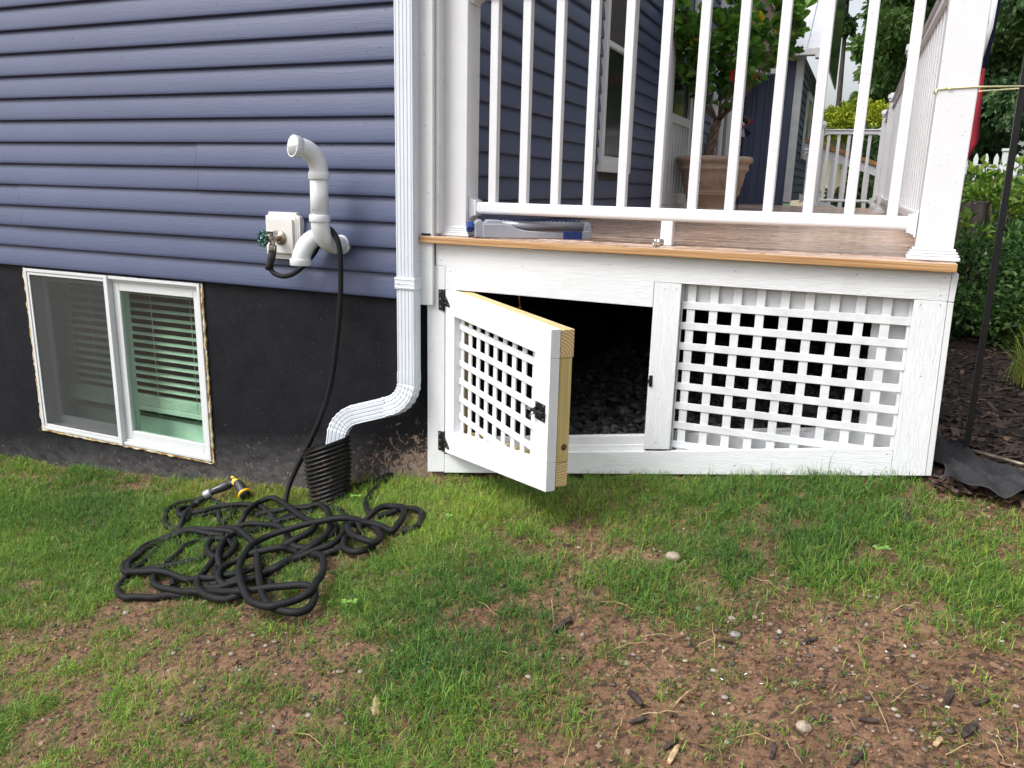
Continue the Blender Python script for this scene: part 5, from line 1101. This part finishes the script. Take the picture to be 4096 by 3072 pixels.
# ---------------------------------------------------------------- flag behind the corner post
fg = thing("cloth_flag", "furled red white and navy flag hanging behind the tall corner post", "flag", (2.06, 2.2, .9))
def cloth(pts0, pts1, mat, name):
    m = MB(); n = len(pts0)
    vs = []
    for j in range(9):
        t = j / 8
        for a, b in zip(pts0, pts1): 
            p = Vector(a).lerp(Vector(b), t); vs.append((p.x, p.y + .022 * math.sin(t * 9 + p.z * 5) + .006, p.z))
    m.add(vs, [(j * n + i, j * n + i + 1, (j + 1) * n + i + 1, (j + 1) * n + i) for j in range(8) for i in range(n - 1)], 0, True)
    o = m.build(name, mat, fg); s = o.modifiers.new("thick", 'SOLIDIFY'); s.thickness = .003; return o
cloth([(1.96, 2.2, 1.11), (1.97, 2.2, .85), (1.98, 2.2, .66), (1.99, 2.2, .50)], [(2.105, 2.2, 1.11), (2.118, 2.2, .85), (2.125, 2.2, .745), (2.03, 2.2, .50)], M['flag_red'], "red_stripe")
cloth([(1.94, 2.19, 1.7), (1.95, 2.19, 1.4), (1.96, 2.19, 1.10)], [(2.115, 2.19, 1.7), (2.108, 2.19, 1.30), (2.075, 2.19, 1.09)], M['flag_white'], "white_stripe")
cloth([(2.05, 2.23, 1.7), (2.05, 2.23, 1.4), (2.05, 2.23, 1.02)], [(2.135, 2.23, 1.7), (2.125, 2.23, 1.28), (2.105, 2.23, 1.04)], M['flag_blue'], "navy_field")
m = MB(); m.tube([(1.86, 2.25, 1.2), (2.0, 2.22, 1.75)], .012, 10); m.build("pole", M['vinyl_far'], fg)

# black stake and the string that ties it to the post
sk_ = thing("garden_stake", "tall thin black square stake standing in the mulch right of the deck", "stake", (2.04, .25, -.42))
m = MB(); m.extrude([(2.038 - .0095, .2405, -.50), (2.038 + .0095, .2405, -.50), (2.038 + .0095, .2595, -.50), (2.038 - .0095, .2595, -.50)], (-.013, 0, 1.42)); m.build("square_bar", M['black_metal'], sk_, .001)
m = MB(); z0 = .775
lo = [(1.776, .047), (1.89, .047), (1.89, .161), (1.776, .161)]
P = [(1.7765, .0475, z0 - .003), (1.80, .0478, z0 - .001), (1.8885, .0478, z0 + .002), (2.024, .2385, z0 + .022), (2.040, .25, z0 + .023), (2.026, .262, z0 + .018), (1.8905, .0500, z0 - .010)]
m.tube(P, .0026, 7); m.tube([(1.8895, .048, z0), (1.8905, .16, z0), (1.776, .163, z0 - .002), (1.7752, .047, z0 - .004)], .0026, 7); m.ball((1.812, .0465, z0 - .001), (.006, .004, .005), 8); m.ball((1.8, .047, z0 + .002), (.004, .003, .004), 8); m.tube([(1.7765, .047, z0 - .004), (1.7745, .046, z0 - .016)], .002, 6)
L(m.build("string", M['string']), "pale yellow string tied round the corner post and out to the black stake", "string")
# ---------------------------------------------------------------- planting bed
def gzf(x, y): return float(gz(x, y))
def shrub(name, label, c, rad, zlo, zhi, nleaf, leaf, mat, stems=6, cat="shrub", group=None, clump=.22, upright=.3, stemmat='bark', shell=.55, wid=.36):
    x0, y0 = c; zg = gzf(x0, y0); t = thing(name, label, cat, (x0, y0, zg), group)
    m = MB(); K = []
    for i in range(stems * 4):
        a = random.uniform(0, 2 * PI); u = random.uniform(-.9, 1); r = math.sqrt(1 - u * u * .8) * random.uniform(shell, 1)
        K.append((x0 + rad * r * math.cos(a), y0 + rad * r * math.sin(a), (zlo + zhi) / 2 + (zhi - zlo) / 2 * u * random.uniform(.8, 1.05)))
    for i in range(stems): m.tube([(x0 + random.uniform(-.04, .04), y0 + random.uniform(-.04, .04), zg - .02), tuple(Vector((x0, y0, zg)).lerp(Vector(K[i]), .5) + Vector((0, 0, .03))), K[i]], [.010, .007, .003], 6)
    m.build("stem", M[stemmat], t)
    K = np.array(K); k = RNG.integers(0, len(K), nleaf)
    off = RNG.normal(size=(nleaf, 3)); off /= np.linalg.norm(off, axis=1, keepdims=True); rr = RNG.random(nleaf) ** .5
    C = K[k] + off * (rr * clump * rad)[:, None] * np.array([1, 1, .8]); C[:, 2] = np.maximum(C[:, 2], zg + .01)
    D = off + RNG.normal(size=(nleaf, 3)) * .6 + np.array([0, 0, upright])
    leaf_mesh("foliage", C, D, RNG.uniform(.65, 1.2, nleaf) * leaf, M[mat], t, np.clip(RNG.normal(.5, .22, nleaf) + (RNG.random(len(K)) * .5 - .25)[k], 0, 1), wid)
    return t
shrub("boxwood_shrub", "dense dark green boxwood low against the right side of the deck", (2.36, 2.75), .36, gzf(2.36, 2.9) + .0, .20, 6500, .034, 'leaf_box', 12, clump=.5, group=None)
shrub("boxwood_shrub", "large dense boxwood at the right edge behind the black stake", (2.86, 3.4), .42, gzf(2.85, 3.4) + .05, .24, 6500, .036, 'leaf_box', 12, clump=.5)
shrub("leafy_shrub", "bright green leafy shrub leaning out beside the corner post base", (2.20, 3.0), .13, .0, .34, 110, .06, 'leaf_lime', 7, clump=.6)
shrub("arching_shrub", "open shrub with thin arching reddish stems and small leaves right of the stake", (2.66, 2.2), .27, -.26, .12, 700, .035, 'leaf_mid', 12, clump=.55, upright=.5)
shrub("lime_shrub", "lime green shrub with pointed leaves in front of the picket fence", (2.72, 5.75), .34, .30, .72, 340, .085, 'leaf_lime', 12, clump=.36, upright=.6, wid=.26)
shrub("lime_shrub", "second lime green shrub at the right edge under the picket fence", (3.12, 5.6), .26, .45, .70, 170, .085, 'leaf_lime', 8, clump=.4, upright=.5, wid=.26)
for i, (x, y, r, z, lb) in enumerate([(2.75, 7.6, .55, .60, "dark green feathery shrub behind the lime shrub near the post"), (3.55, 7.2, .6, .50, "dark green feathery shrub behind the black stake"), (4.4, 7.8, .6, .5, "dark green feathery shrub at the far right of the bed")]):
    shrub("feathery_shrub", lb, (x, y), r, gzf(x, y), z, 5200, .075, 'leaf_dark', 12, clump=.5, upright=.2, wid=.16, group="dark feathery shrubs along the fence")
ro = shrub("rose_bush", "low rose bush with pink flowers at the right edge of the bed", (3.02, 4.2), .34, gzf(3.0, 4.2), .34, 2600, .05, 'leaf_box', 10, clump=.5)
m = MB()
for (x, y, z, r) in ((2.80, 3.93, .20, .03), (2.86, 3.9, .16, .028), (2.75, 3.98, .15, .022), (2.90, 4.0, .10, .032), (2.72, 4.0, .22, .02), (2.83, 3.88, .26, .02)):
    for j in range(6): a = 2 * PI * j / 6; m.ball((x + r * .5 * math.cos(a), y - .01, z + r * .5 * math.sin(a)), (r * .5, r * .35, r * .5), 7)
    m.ball((x, y - .012, z), r * .5, 7)
m.build("flower", M['pink'], ro)
stp = thing("tree_stump", "short dark weathered tree stump among the shrubs", "stump", (2.47, 5.2, .05))
m = MB(); nS = 26
rj = [1 + .10 * math.sin(5 * 2 * PI * j / nS) + random.uniform(-.06, .06) for j in range(nS)]
vs = []
for i, (z, r) in enumerate(((-.02, .15), (.08, .122), (.2, .11), (.30, .105), (.34, .10))):
    for j in range(nS): a = 2 * PI * j / nS; vs.append((2.47 + r * rj[j] * math.cos(a), 5.2 + r * rj[j] * math.sin(a), .07 + z + (random.uniform(-.02, .02) if i > 3 else 0)))
m.add(vs, [(i * nS + j, i * nS + (j + 1) % nS, (i + 1) * nS + (j + 1) % nS, (i + 1) * nS + j) for i in range(4) for j in range(nS)], 0, True); m.add(vs[-nS:], [tuple(range(nS))]); m.build("wood", M['bark_dark'], stp)
sb_ = thing("garden_boulder", "low flat tan boulder in the mulch in front of the stump", "boulder", (2.5, 4.5, -.1))
m = MB(); m.ball((2.52, 4.45, -.02 + .045 * 2.4 - .11), (.17, .13, .07), 12, 0, .12); m.build("stone", M['stone_tan'], sb_)

def blade_mesh(name, P, az, lean, ln, wd, tint, mat, parent=None):
    """curved three segment blades: 8 verts, 3 quads each"""
    n = len(P); V = np.zeros((n, 8, 3)); d = np.stack([np.cos(az), np.sin(az)], -1); s = np.stack([-np.sin(az), np.cos(az)], -1)
    q = np.zeros((n, 2)); z = np.zeros(n); curl = RNG.normal(0, .55, n)
    for i, (f, w) in enumerate(((0, .8), (.36, 1.0), (.70, .72), (1.0, .10))):
        if i:
            ang = lean * (.35 + .65 * (i - 1)); dl = ln * (f - (0, .36, .70)[i - 1]); aa = az + curl * (i - 1); q = q + (np.sin(ang) * dl)[:, None] * np.stack([np.cos(aa), np.sin(aa)], -1); z = z + np.cos(ang) * dl
        for k, sg_ in ((0, -1), (1, 1)):
            V[:, 2 * i + k, 0] = P[:, 0] + q[:, 0] + s[:, 0] * wd * w * .5 * sg_
            V[:, 2 * i + k, 1] = P[:, 1] + q[:, 1] + s[:, 1] * wd * w * .5 * sg_
            V[:, 2 * i + k, 2] = P[:, 2] + z
    k = np.arange(n)[:, None, None] * 8
    Q = (k + np.array([[0, 1, 3, 2], [2, 3, 5, 4], [4, 5, 7, 6]])[None]).reshape(-1, 4)
    return mesh_np(name, V.reshape(-1, 3), Q, mat, parent, {'tint': np.repeat(tint, 8)})

tg = thing("ornamental_grass", "arching tuft of long light green grass in the mulch at the right edge", "grass tuft", (2.44, 1.5, gzf(2.44, 1.5)))
n = 620; az = RNG.uniform(0, 2 * PI, n); P = np.stack([2.47 + .05 * RNG.normal(size=n), 1.52 + .05 * RNG.normal(size=n), np.full(n, gzf(2.44, 1.5) + .015)], -1)
blade_mesh("blades", P, az, RNG.uniform(.25, 1.05, n), RNG.uniform(.14, .36, n), np.full(n, .0032), np.clip(RNG.normal(.72, .12, n), 0, 1), M['grass'], tg)

# landscape fabric poking out of the mulch
lf = MB(); xs_ = np.linspace(0, 1, 34); ys_ = np.linspace(0, 1, 26); vs = []
for b in ys_:
    for a in xs_:
        x = 1.93 + .36 * a + .02 * math.sin(b * 9); w_ = (.10 + .42 * (1 - a) ** 1.2); y = -.125 - .05 * a + w_ * b + .03 * math.sin(a * 11)
        vs.append((x, y, gzf(x, y) + .030 + .05 * float(fbm(x * 9, y * 9, 31)) * (1 - .5 * a) + .010 * math.sin(a * 23 + b * 9)))
lf.add(vs, [(j * 34 + i, j * 34 + i + 1, (j + 1) * 34 + i + 1, (j + 1) * 34 + i) for j in range(25) for i in range(33)], 0, True)
o = lf.build("landscape_fabric", M['fabric']); o.modifiers.new("thick", 'SOLIDIFY').thickness = .002
L(o, "crumpled black landscape fabric showing at the deck's right corner", "fabric")
ed = MB(); ed.tube([(2.06, .28, gzf(2.06, .28) + .035), (2.2, .16, gzf(2.2, .16) + .034), (2.5, .0, gzf(2.5, .0) + .03)], .006, 6); L(ed.build("thin_stick", M['wire']), "thin grey stick lying on the mulch at the foot of the black stake", "stick")

# picket fence beyond the bed
pfn = thing("picket_fence", "white vinyl picket fence behind the shrubs on the right", "fence", (4.2, 16, .2))
m = MB(); m.box(3.95, 4.09, 15.9, 16.04, .1, 1.34); m.extrude([(3.93, 15.88, 1.34), (4.11, 15.88, 1.34), (4.11, 16.06, 1.34), (3.93, 16.06, 1.34)], (0, 0, .05)); p0_ = m.build("post", M['vinyl_far'], pfn, .004); clone(p0_, 2.2, 0, -.12, pfn); clone(p0_, -2.2, 0, .03, pfn)
for zz in (1.03, .42):
    m = MB(); m.extrude([(1.7, 15.95, zz + .06), (4.0, 15.95, zz + .06), (6.3, 15.95, zz - .08), (6.3, 15.95, zz - .17), (4.0, 15.95, zz - .03), (1.7, 15.95, zz - .03)], (0, .04, 0)); m.build("rail", M['vinyl_far'], pfn)
m = MB(); m.extrude([(1.88, 15.90, .2), (1.965, 15.90, .2), (1.965, 15.90, 1.20), (1.945, 15.90, 1.26), (1.9225, 15.90, 1.30), (1.90, 15.90, 1.26), (1.88, 15.90, 1.20)], (0, .02, 0)); b0 = m.build("picket", M['vinyl_far'], pfn)
for i in range(1, 25):
    x = .175 * i
    if abs(1.92 + x - 4.02) < .12: continue
    clone(b0, x, 0, 0 if x < 2.1 else -.055 * (x - 2.1), pfn)

# ---------------------------------------------------------------- trees and the neighbour's house
def tree(name, label, c, zc, rad, hgt, nleaf, leaf, mat, nclump=40, trunk_r=.14, group="trees behind the houses", wid=.34, droop=.0):
    x0, y0 = c; zg = gzf(x0, y0); t = thing(name, label, "tree", (x0, y0, zg), group)
    m = MB(); m.tube([(x0, y0, zg - .1), (x0 + .05, y0, (zg + zc) / 2), (x0 - .03, y0, zc + hgt * .25)], [trunk_r, trunk_r * .8, trunk_r * .35], 12)
    K = []
    for i in range(nclump):
        a = random.uniform(0, 2 * PI); u = random.uniform(-1, 1); r = math.sqrt(max(0, 1 - u * u)) ** .8 * random.uniform(.45, 1.02)
        K.append((x0 + rad * r * math.cos(a), y0 + rad * r * math.sin(a), zc + hgt / 2 * u))
    for i in range(min(14, nclump)): 
        b = Vector((x0, y0, zc - hgt * .3 + hgt * .4 * random.random())); m.tube([b, b.lerp(Vector(K[i]), .55) + Vector((0, 0, .08)), K[i]], [trunk_r * .4, trunk_r * .25, trunk_r * .08], 7)
    m.build("trunk", M['bark_dark'], t)
    K = np.array(K); k = RNG.integers(0, nclump, nleaf); cr = RNG.uniform(.20, .36, nclump) * rad
    off = RNG.normal(size=(nleaf, 3)); off /= np.linalg.norm(off, axis=1, keepdims=True); rr = RNG.random(nleaf) ** .45
    C = K[k] + off * (rr * cr[k])[:, None] * np.array([1, 1, .75])
    D = off + RNG.normal(size=(nleaf, 3)) * .7 + np.array([0, 0, -droop])
    leaf_mesh("crown", C, D, RNG.uniform(.6, 1.25, nleaf) * leaf, M[mat], t, np.clip(RNG.normal(.45, .22, nleaf) + (RNG.random(nclump) * .5 - .25)[k], 0, 1), wid)
    return t
tree("leafy_tree", "tall dense green tree standing behind the porch railing", (2.7, 19.5), 4.2, 1.75, 5.4, 17000, .16, 'leaf_mid', 46)
tree("leafy_tree", "dark leafy tree filling the top right corner beyond the picket fence", (5.3, 18.2), 4.6, 2.5, 6.4, 26000, .17, 'leaf_dark', 60, droop=.4)
tree("leafy_tree", "dark tree low behind the fence at the right edge", (7.6, 21), 3.4, 2.6, 5.4, 15000, .20, 'leaf_dark', 46)
tree("leafy_tree", "lower bushy tree right of the navy building under the open sky", (1.35, 22), 2.4, 1.05, 2.6, 8000, .15, 'leaf_mid', 26)
tree("leafy_tree", "dark tree between the tall green tree and the right corner tree", (3.9, 24), 4.0, 2.1, 6.2, 13000, .19, 'leaf_dark', 44)
tree("leafy_tree", "tree with thin overhanging branches beside the metal roof against the sky", (.75, 17), 4.9, .75, 2.0, 1700, .16, 'leaf_dark', 14, .07)
tree("leafy_tree", "unseen dark leafy tree added at the right to dim the porch", (8.5, 9.5), 3.6, 2.6, 6.0, 9000, .26, 'leaf_dark', 40)  # out of view; added with the next tree to darken the porch wall
tree("leafy_tree", "unseen leafy tree added to shade the right side of the porch", (7.6, 3.2), 3.4, 2.3, 5.4, 8000, .26, 'leaf_dark', 36)
tree("golden_shrub", "bright yellow green golden shrub above the neighbour's grey roof", (1.42, 14.15), 1.74, .85, .42, 7000, .085, 'leaf_gold', 40, .06, None, .2)
nh = thing("neighbour_shed", "low beige building with a grey shingle roof edge beyond the far railing", "building", (1.6, 15.2, .2))
m = MB(); m.box(.2, 2.4, 14.6, 15.8, .1, 1.55); m.build("wall", M['beige'], nh)
m = MB(); m.extrude([(.1, 14.4, 1.55), (.1, 14.4, 1.60), (.1, 15.2, 1.75), (.1, 16.0, 1.60), (.1, 16.0, 1.55)], (2.4, 0, 0)); m.build("roof", M['roof_grey'], nh)
shrub("leafy_shrub", "dark green bush growing in front of the beige building", (1.75, 12.4), .5, gzf(1.75, 12.4), 1.42, 2600, .12, 'leaf_dark', 10, clump=.45)
shrub("leafy_shrub", "green bush below the far stair railing", (1.45, 10.4), .45, gzf(1.4, 10.4), .52, 2200, .10, 'leaf_mid', 10, clump=.5)

# ---------------------------------------------------------------- lawn
def lawn():
    n = 56000
    x = RNG.uniform(-3.3, 3.7, n); y = RNG.uniform(-2.0, .02, n)
    d = grid(_D, x, y); t = grid(_T, x, y)
    patch = .55 * fbm(x * 4.2, y * 4.2, 51, 4) + .45 * fbm(x * 15, y * 15, 57, 3)
    keep = (patch < .285 + .30 * d) & (RNG.random(n) < .35 + .8 * d)
    keep |= (RNG.random(n) < .085 + .12 * d)
    edge = np.array([bed_front(a) for a in np.maximum(x, 1.93)])
    keep &= ~((x > 1.88) & (y > edge - .03 + .03 * RNG.normal(size=n)))
    keep &= ~((x < .0) & (y > -.0)) & ~((x > -.05) & (y > -.015))
    keep &= ~(((x + .325) ** 2 + (y + .172) ** 2) < .075 ** 2)
    hp = np.array(HP); cell = set()
    for a_, b_ in hp:
        for da in (-1, 0, 1):
            for db in (-1, 0, 1): cell.add((int(math.floor(a_ / .012)) + da, int(math.floor(b_ / .012)) + db))
    onh = np.array([(int(math.floor(a_ / .012)), int(math.floor(b_ / .012))) in cell for a_, b_ in zip(x, y)])
    keep &= ~(onh & (RNG.random(n) < .7))
    x, y, d, t = x[keep], y[keep], d[keep], t[keep]; n = len(x)
    nb = RNG.integers(7, 15, n) * (.55 + .6 * d) * (1 + .35 * np.clip(-t, 0, 1)); nb = np.maximum(nb.astype(int), 6)
    I_ = np.repeat(np.arange(n), nb); N_ = len(I_)
    sp_ = .012 + .016 * RNG.random(N_); a = RNG.uniform(0, 2 * PI, N_); rr = np.sqrt(RNG.random(N_)) * sp_
    bx_, by_ = x[I_] + rr * np.cos(a), y[I_] + rr * np.sin(a)
    h = .6 + .7 * vnoise(bx_ * 5, by_ * 5, 77)
    ln = RNG.uniform(.016, .054, N_) * (.62 + .55 * d[I_]) * h * (1 + .5 * np.clip(-t[I_], 0, 1))
    near_wall = np.exp(-np.abs(by_) / .05) * (bx_ > .9); ln *= 1 + .55 * near_wall * (RNG.random(N_) < .35)
    lean = np.clip(RNG.normal(1.08, .48, N_), .05, 1.9)
    az = a + RNG.normal(0, .9, N_)
    tint = np.clip(.47 + .52 * t[I_] + RNG.normal(0, .17, N_) + .26 * (vnoise(bx_ * 3, by_ * 3, 91) - .5), 0, .84)
    dry = RNG.random(N_) < .06 + .12 * (1 - d[I_]); tint[dry] = RNG.uniform(.9, 1, dry.sum()); lean[dry] = np.maximum(lean[dry], 1.2)
    dryz = (bx_ < -.25) & (bx_ > -1.25) & (by_ > -.17); k = dryz & (RNG.random(N_) < .4); tint[k] = RNG.uniform(.84, .97, k.sum())
    P = np.stack([bx_, by_, ground_z(bx_, by_) - .003], -1)
    return blade_mesh("grass", P, az, lean, ln, RNG.uniform(.0012, .0024, N_), tint, M['grass'])
L(lawn(), "patchy green lawn grass in front of the house and deck, thinning to bare soil", "grass", kind='stuff')

# ---------------------------------------------------------------- things lying on the ground
def rock(x, y, r, mat, name, label, group=None, sink=.25, flat=.6):
    m = MB(); z = float(ground_z(x, y)); m.ball((x, y, z + r * flat * (1 - 2 * sink) + .002), (r * random.uniform(.9, 1.25), r * random.uniform(.7, 1.0), r * flat), 12, 0, .10)
    o = m.build(name, M[mat]); return L(o, label, "stone", group)
BIG = {27: ("tan angular stone, largest loose one, lying on the lawn in front of the lattice panel", 'stone_tan', .05),
       5: ("large pale tan stone half buried among straw near the bottom right of the lawn", 'stone_tan', .42),
       1: ("flat grey stone sunk in the soil behind the round tan pebble", 'stone_grey', .42),
       0: ("round tan pebble standing out on the bare soil right of centre", 'stone_tan', .2),
       33: ("flat grey stone just below the left end of the hose heap", 'stone_pale', .35),
       24: ("brown flat stone beside the cluster of grey pebbles", 'stone_brown', .35)}
for i, (x, y, sz) in enumerate(STONES):
    if i in BIG: lb, mt, sk2 = BIG[i]; rock(x, y, sz * 1.08, mt, "stone", lb, None, sk2)
    else: rock(x, y, sz * .95, ['stone_brown', 'stone_grey', 'stone_tan', 'stone_pale'][i % 4], "pebble", "small pebble half sunk in the bare brown soil", "pebbles on the bare soil", .3)

def splinter(x0, y0, x1, y1, w, t, mat, name, label, group=None, cat="wood chip"):
    a, b = Vector((x0, y0, float(ground_z(x0, y0)) + t * .6 + .004)), Vector((x1, y1, float(ground_z(x1, y1)) + t * .6 + .006)); d = (b - a); s = Vector((-d.y, d.x, 0)).normalized(); up = Vector((0, 0, 1)); m = MB(); k = 7; vs = []
    for i in range(k):
        f = i / (k - 1); ww = w * (.35 + .65 * math.sin(PI * min(max(f * .9 + .08, 0), 1)) ** .6) * random.uniform(.8, 1.15); c = a + d * f + up * random.uniform(-.001, .002) + s * random.uniform(-.1, .1) * w
        for sx_, sz_ in ((-1, -1), (1, -1), (1, .8), (.2, 1.25), (-1, .7)): vs.append(c + s * (ww / 2 * sx_ * random.uniform(.85, 1.1)) + up * (t / 2 * sz_))
    fs = [(i * 5 + j, i * 5 + (j + 1) % 5, (i + 1) * 5 + (j + 1) % 5, (i + 1) * 5 + j) for i in range(k - 1) for j in range(5)] + [(4, 3, 2, 1, 0), tuple((k - 1) * 5 + j for j in range(5))]
    m.add(vs, fs); o = m.build(name, M[mat]); return L(o, label, cat, group)
CL = {0: "long dark bark chip lying on the bare patch in the middle of the lawn", 3: "long dark bark chip with a white speck at its upper end", 4: "blackish wedge of bark below the straw stalk, right of centre",
      6: "dark bark strip lying beside the half buried tan stone", 8: "dark bark strip standing out at the bottom edge, right of centre", 14: "dark split chip with a pale inner face near the right edge", 15: "upright dark bark stick in the grass in front of the deck's right stile",
      16: "short light tan wood block chip near the bottom right corner", 17: "dark crumbly bark lump in the grass at the bottom left", 19: "pale tan wood splinter standing in the grass at the bottom centre", 20: "pale split wood sliver at the bottom right of centre"}
for i, (x0, y0, x1, y1) in enumerate(CHIPS):
    ln = math.hypot(x1 - x0, y1 - y0); w = min(max(ln * .28, .008), .022); mt = 'chip_pale' if i in (16, 19, 20) else 'chip_dark'
    if i == 17: w = ln * .75
    if i == 16: w = ln * .5
    if i in CL: splinter(x0, y0, x1, y1, w, w * .45, mt, "wood_chip", CL[i])
    else: splinter(x0, y0, x1, y1, w, w * .4, mt, "wood_chip", "dark brown bark chip lying flat on the soil and thin grass", "bark chips on the soil")
for (x0, y0, x1, y1) in STRAWS:
    m = MB(); P = []
    for i in range(7):
        t = i / 6; x, y = x0 + (x1 - x0) * t, y0 + (y1 - y0) * t; b = .010 * math.sin(PI * t) * random.uniform(.3, 1.2); P.append((x + random.uniform(-.002, .002), y + random.uniform(-.002, .002), float(ground_z(x, y)) + .008 + b))
    m.tube(P, [.0011 * (1 - .35 * i / 6) for i in range(7)], 6)
    L(m.build("straw_stalk", M['straw']), "thin dry straw stalk lying across soil and grass", "straw", "dry straw stalks")
CB = ["bright three leaf clover sprig beside the corrugated drain pipe", "pale clover sprig in the lawn right of the hose heap", "small clover sprig in the lawn below the hatch door", "clover sprig in the lawn in front of the deck's right corner"]
for (x, y), lb in zip(CLOVER, CB):
    t = thing("clover_sprig", lb, "clover", (x, y, float(ground_z(x, y)))); z = float(ground_z(x, y)); m = MB(); st = MB()
    for q in range(2 if lb[0] != 's' else 1):
        cx_, cy_ = x + q * .022, y + .012 * q; st.tube([(x, y, z), (cx_, cy_, z + .045)], .001, 5)
        for j in range(3):
            a = 2 * PI * j / 3 + .5 + q; e = Vector((math.cos(a), math.sin(a), .12)); s = Vector((-e.y, e.x, 0)); c = Vector((cx_, cy_, z + .045)); r = .013
            m.add([c, c + e * r * .7 + s * r * .6, c + e * r * 1.15 + s * r * .35, c + e * r, c + e * r * 1.15 - s * r * .35, c + e * r * .7 - s * r * .6], [(0, 1, 2, 3), (0, 3, 4, 5)])
    m.build("leaf", M['clover'], t); st.build("stalk", M['clover'], t)
n = 90
x = np.concatenate([RNG.uniform(1.2, 2.25, 70), RNG.uniform(.3, 1.2, 20)]); y = -RNG.uniform(.35, 1.25, n)
V, Q = flat_bits(n, np.stack([x, y, ground_z(x, y) + .006], -1), .005, .012, (.22, .4), (.3, .6), .0, .3)
L(mesh_np("fallen_petals", V, Q, M['petal']), "tiny white fallen petals flecked over the soil and grass at right", "petals", kind='stuff')
n = 26000
x = RNG.uniform(-2.6, 2.6, n); y = -RNG.uniform(.02, 2.0, n); k = RNG.random(n) < np.clip(1.2 - grid(_D, x, y), .15, 1); x, y = x[k], y[k]; n = len(x)
V, Q = flat_bits(n, np.stack([x, y, ground_z(x, y) + .0015], -1), .004, .016, (.5, .95), (.35, .6), .0, .35)
L(mesh_np("soil_crumbs", V, Q, M['crumb'], attrs={'tint': np.repeat(RNG.random(n), 8)}), "loose crumbs and flakes of brown soil covering the bare patches of the lawn", "soil crumbs", kind='stuff')
n = 900
x = RNG.uniform(-2.6, 2.6, n); y = -RNG.uniform(.1, 2.0, n); k = RNG.random(n) < np.clip(1.15 - grid(_D, x, y), .1, 1); x, y = x[k], y[k]; n = len(x)
V, Q = flat_bits(n, np.stack([x, y, ground_z(x, y) + .005], -1), .01, .04, (.08, .3), (.3, .6), .0, .25)
L(mesh_np("plant_litter", V, Q, M['chips'], attrs={'tint': np.repeat(np.where(RNG.random(n) < .35, 1.0, RNG.random(n) * .9), 8)}), "small dead stems and bark crumbs littering the bare soil", "plant litter", kind='stuff')
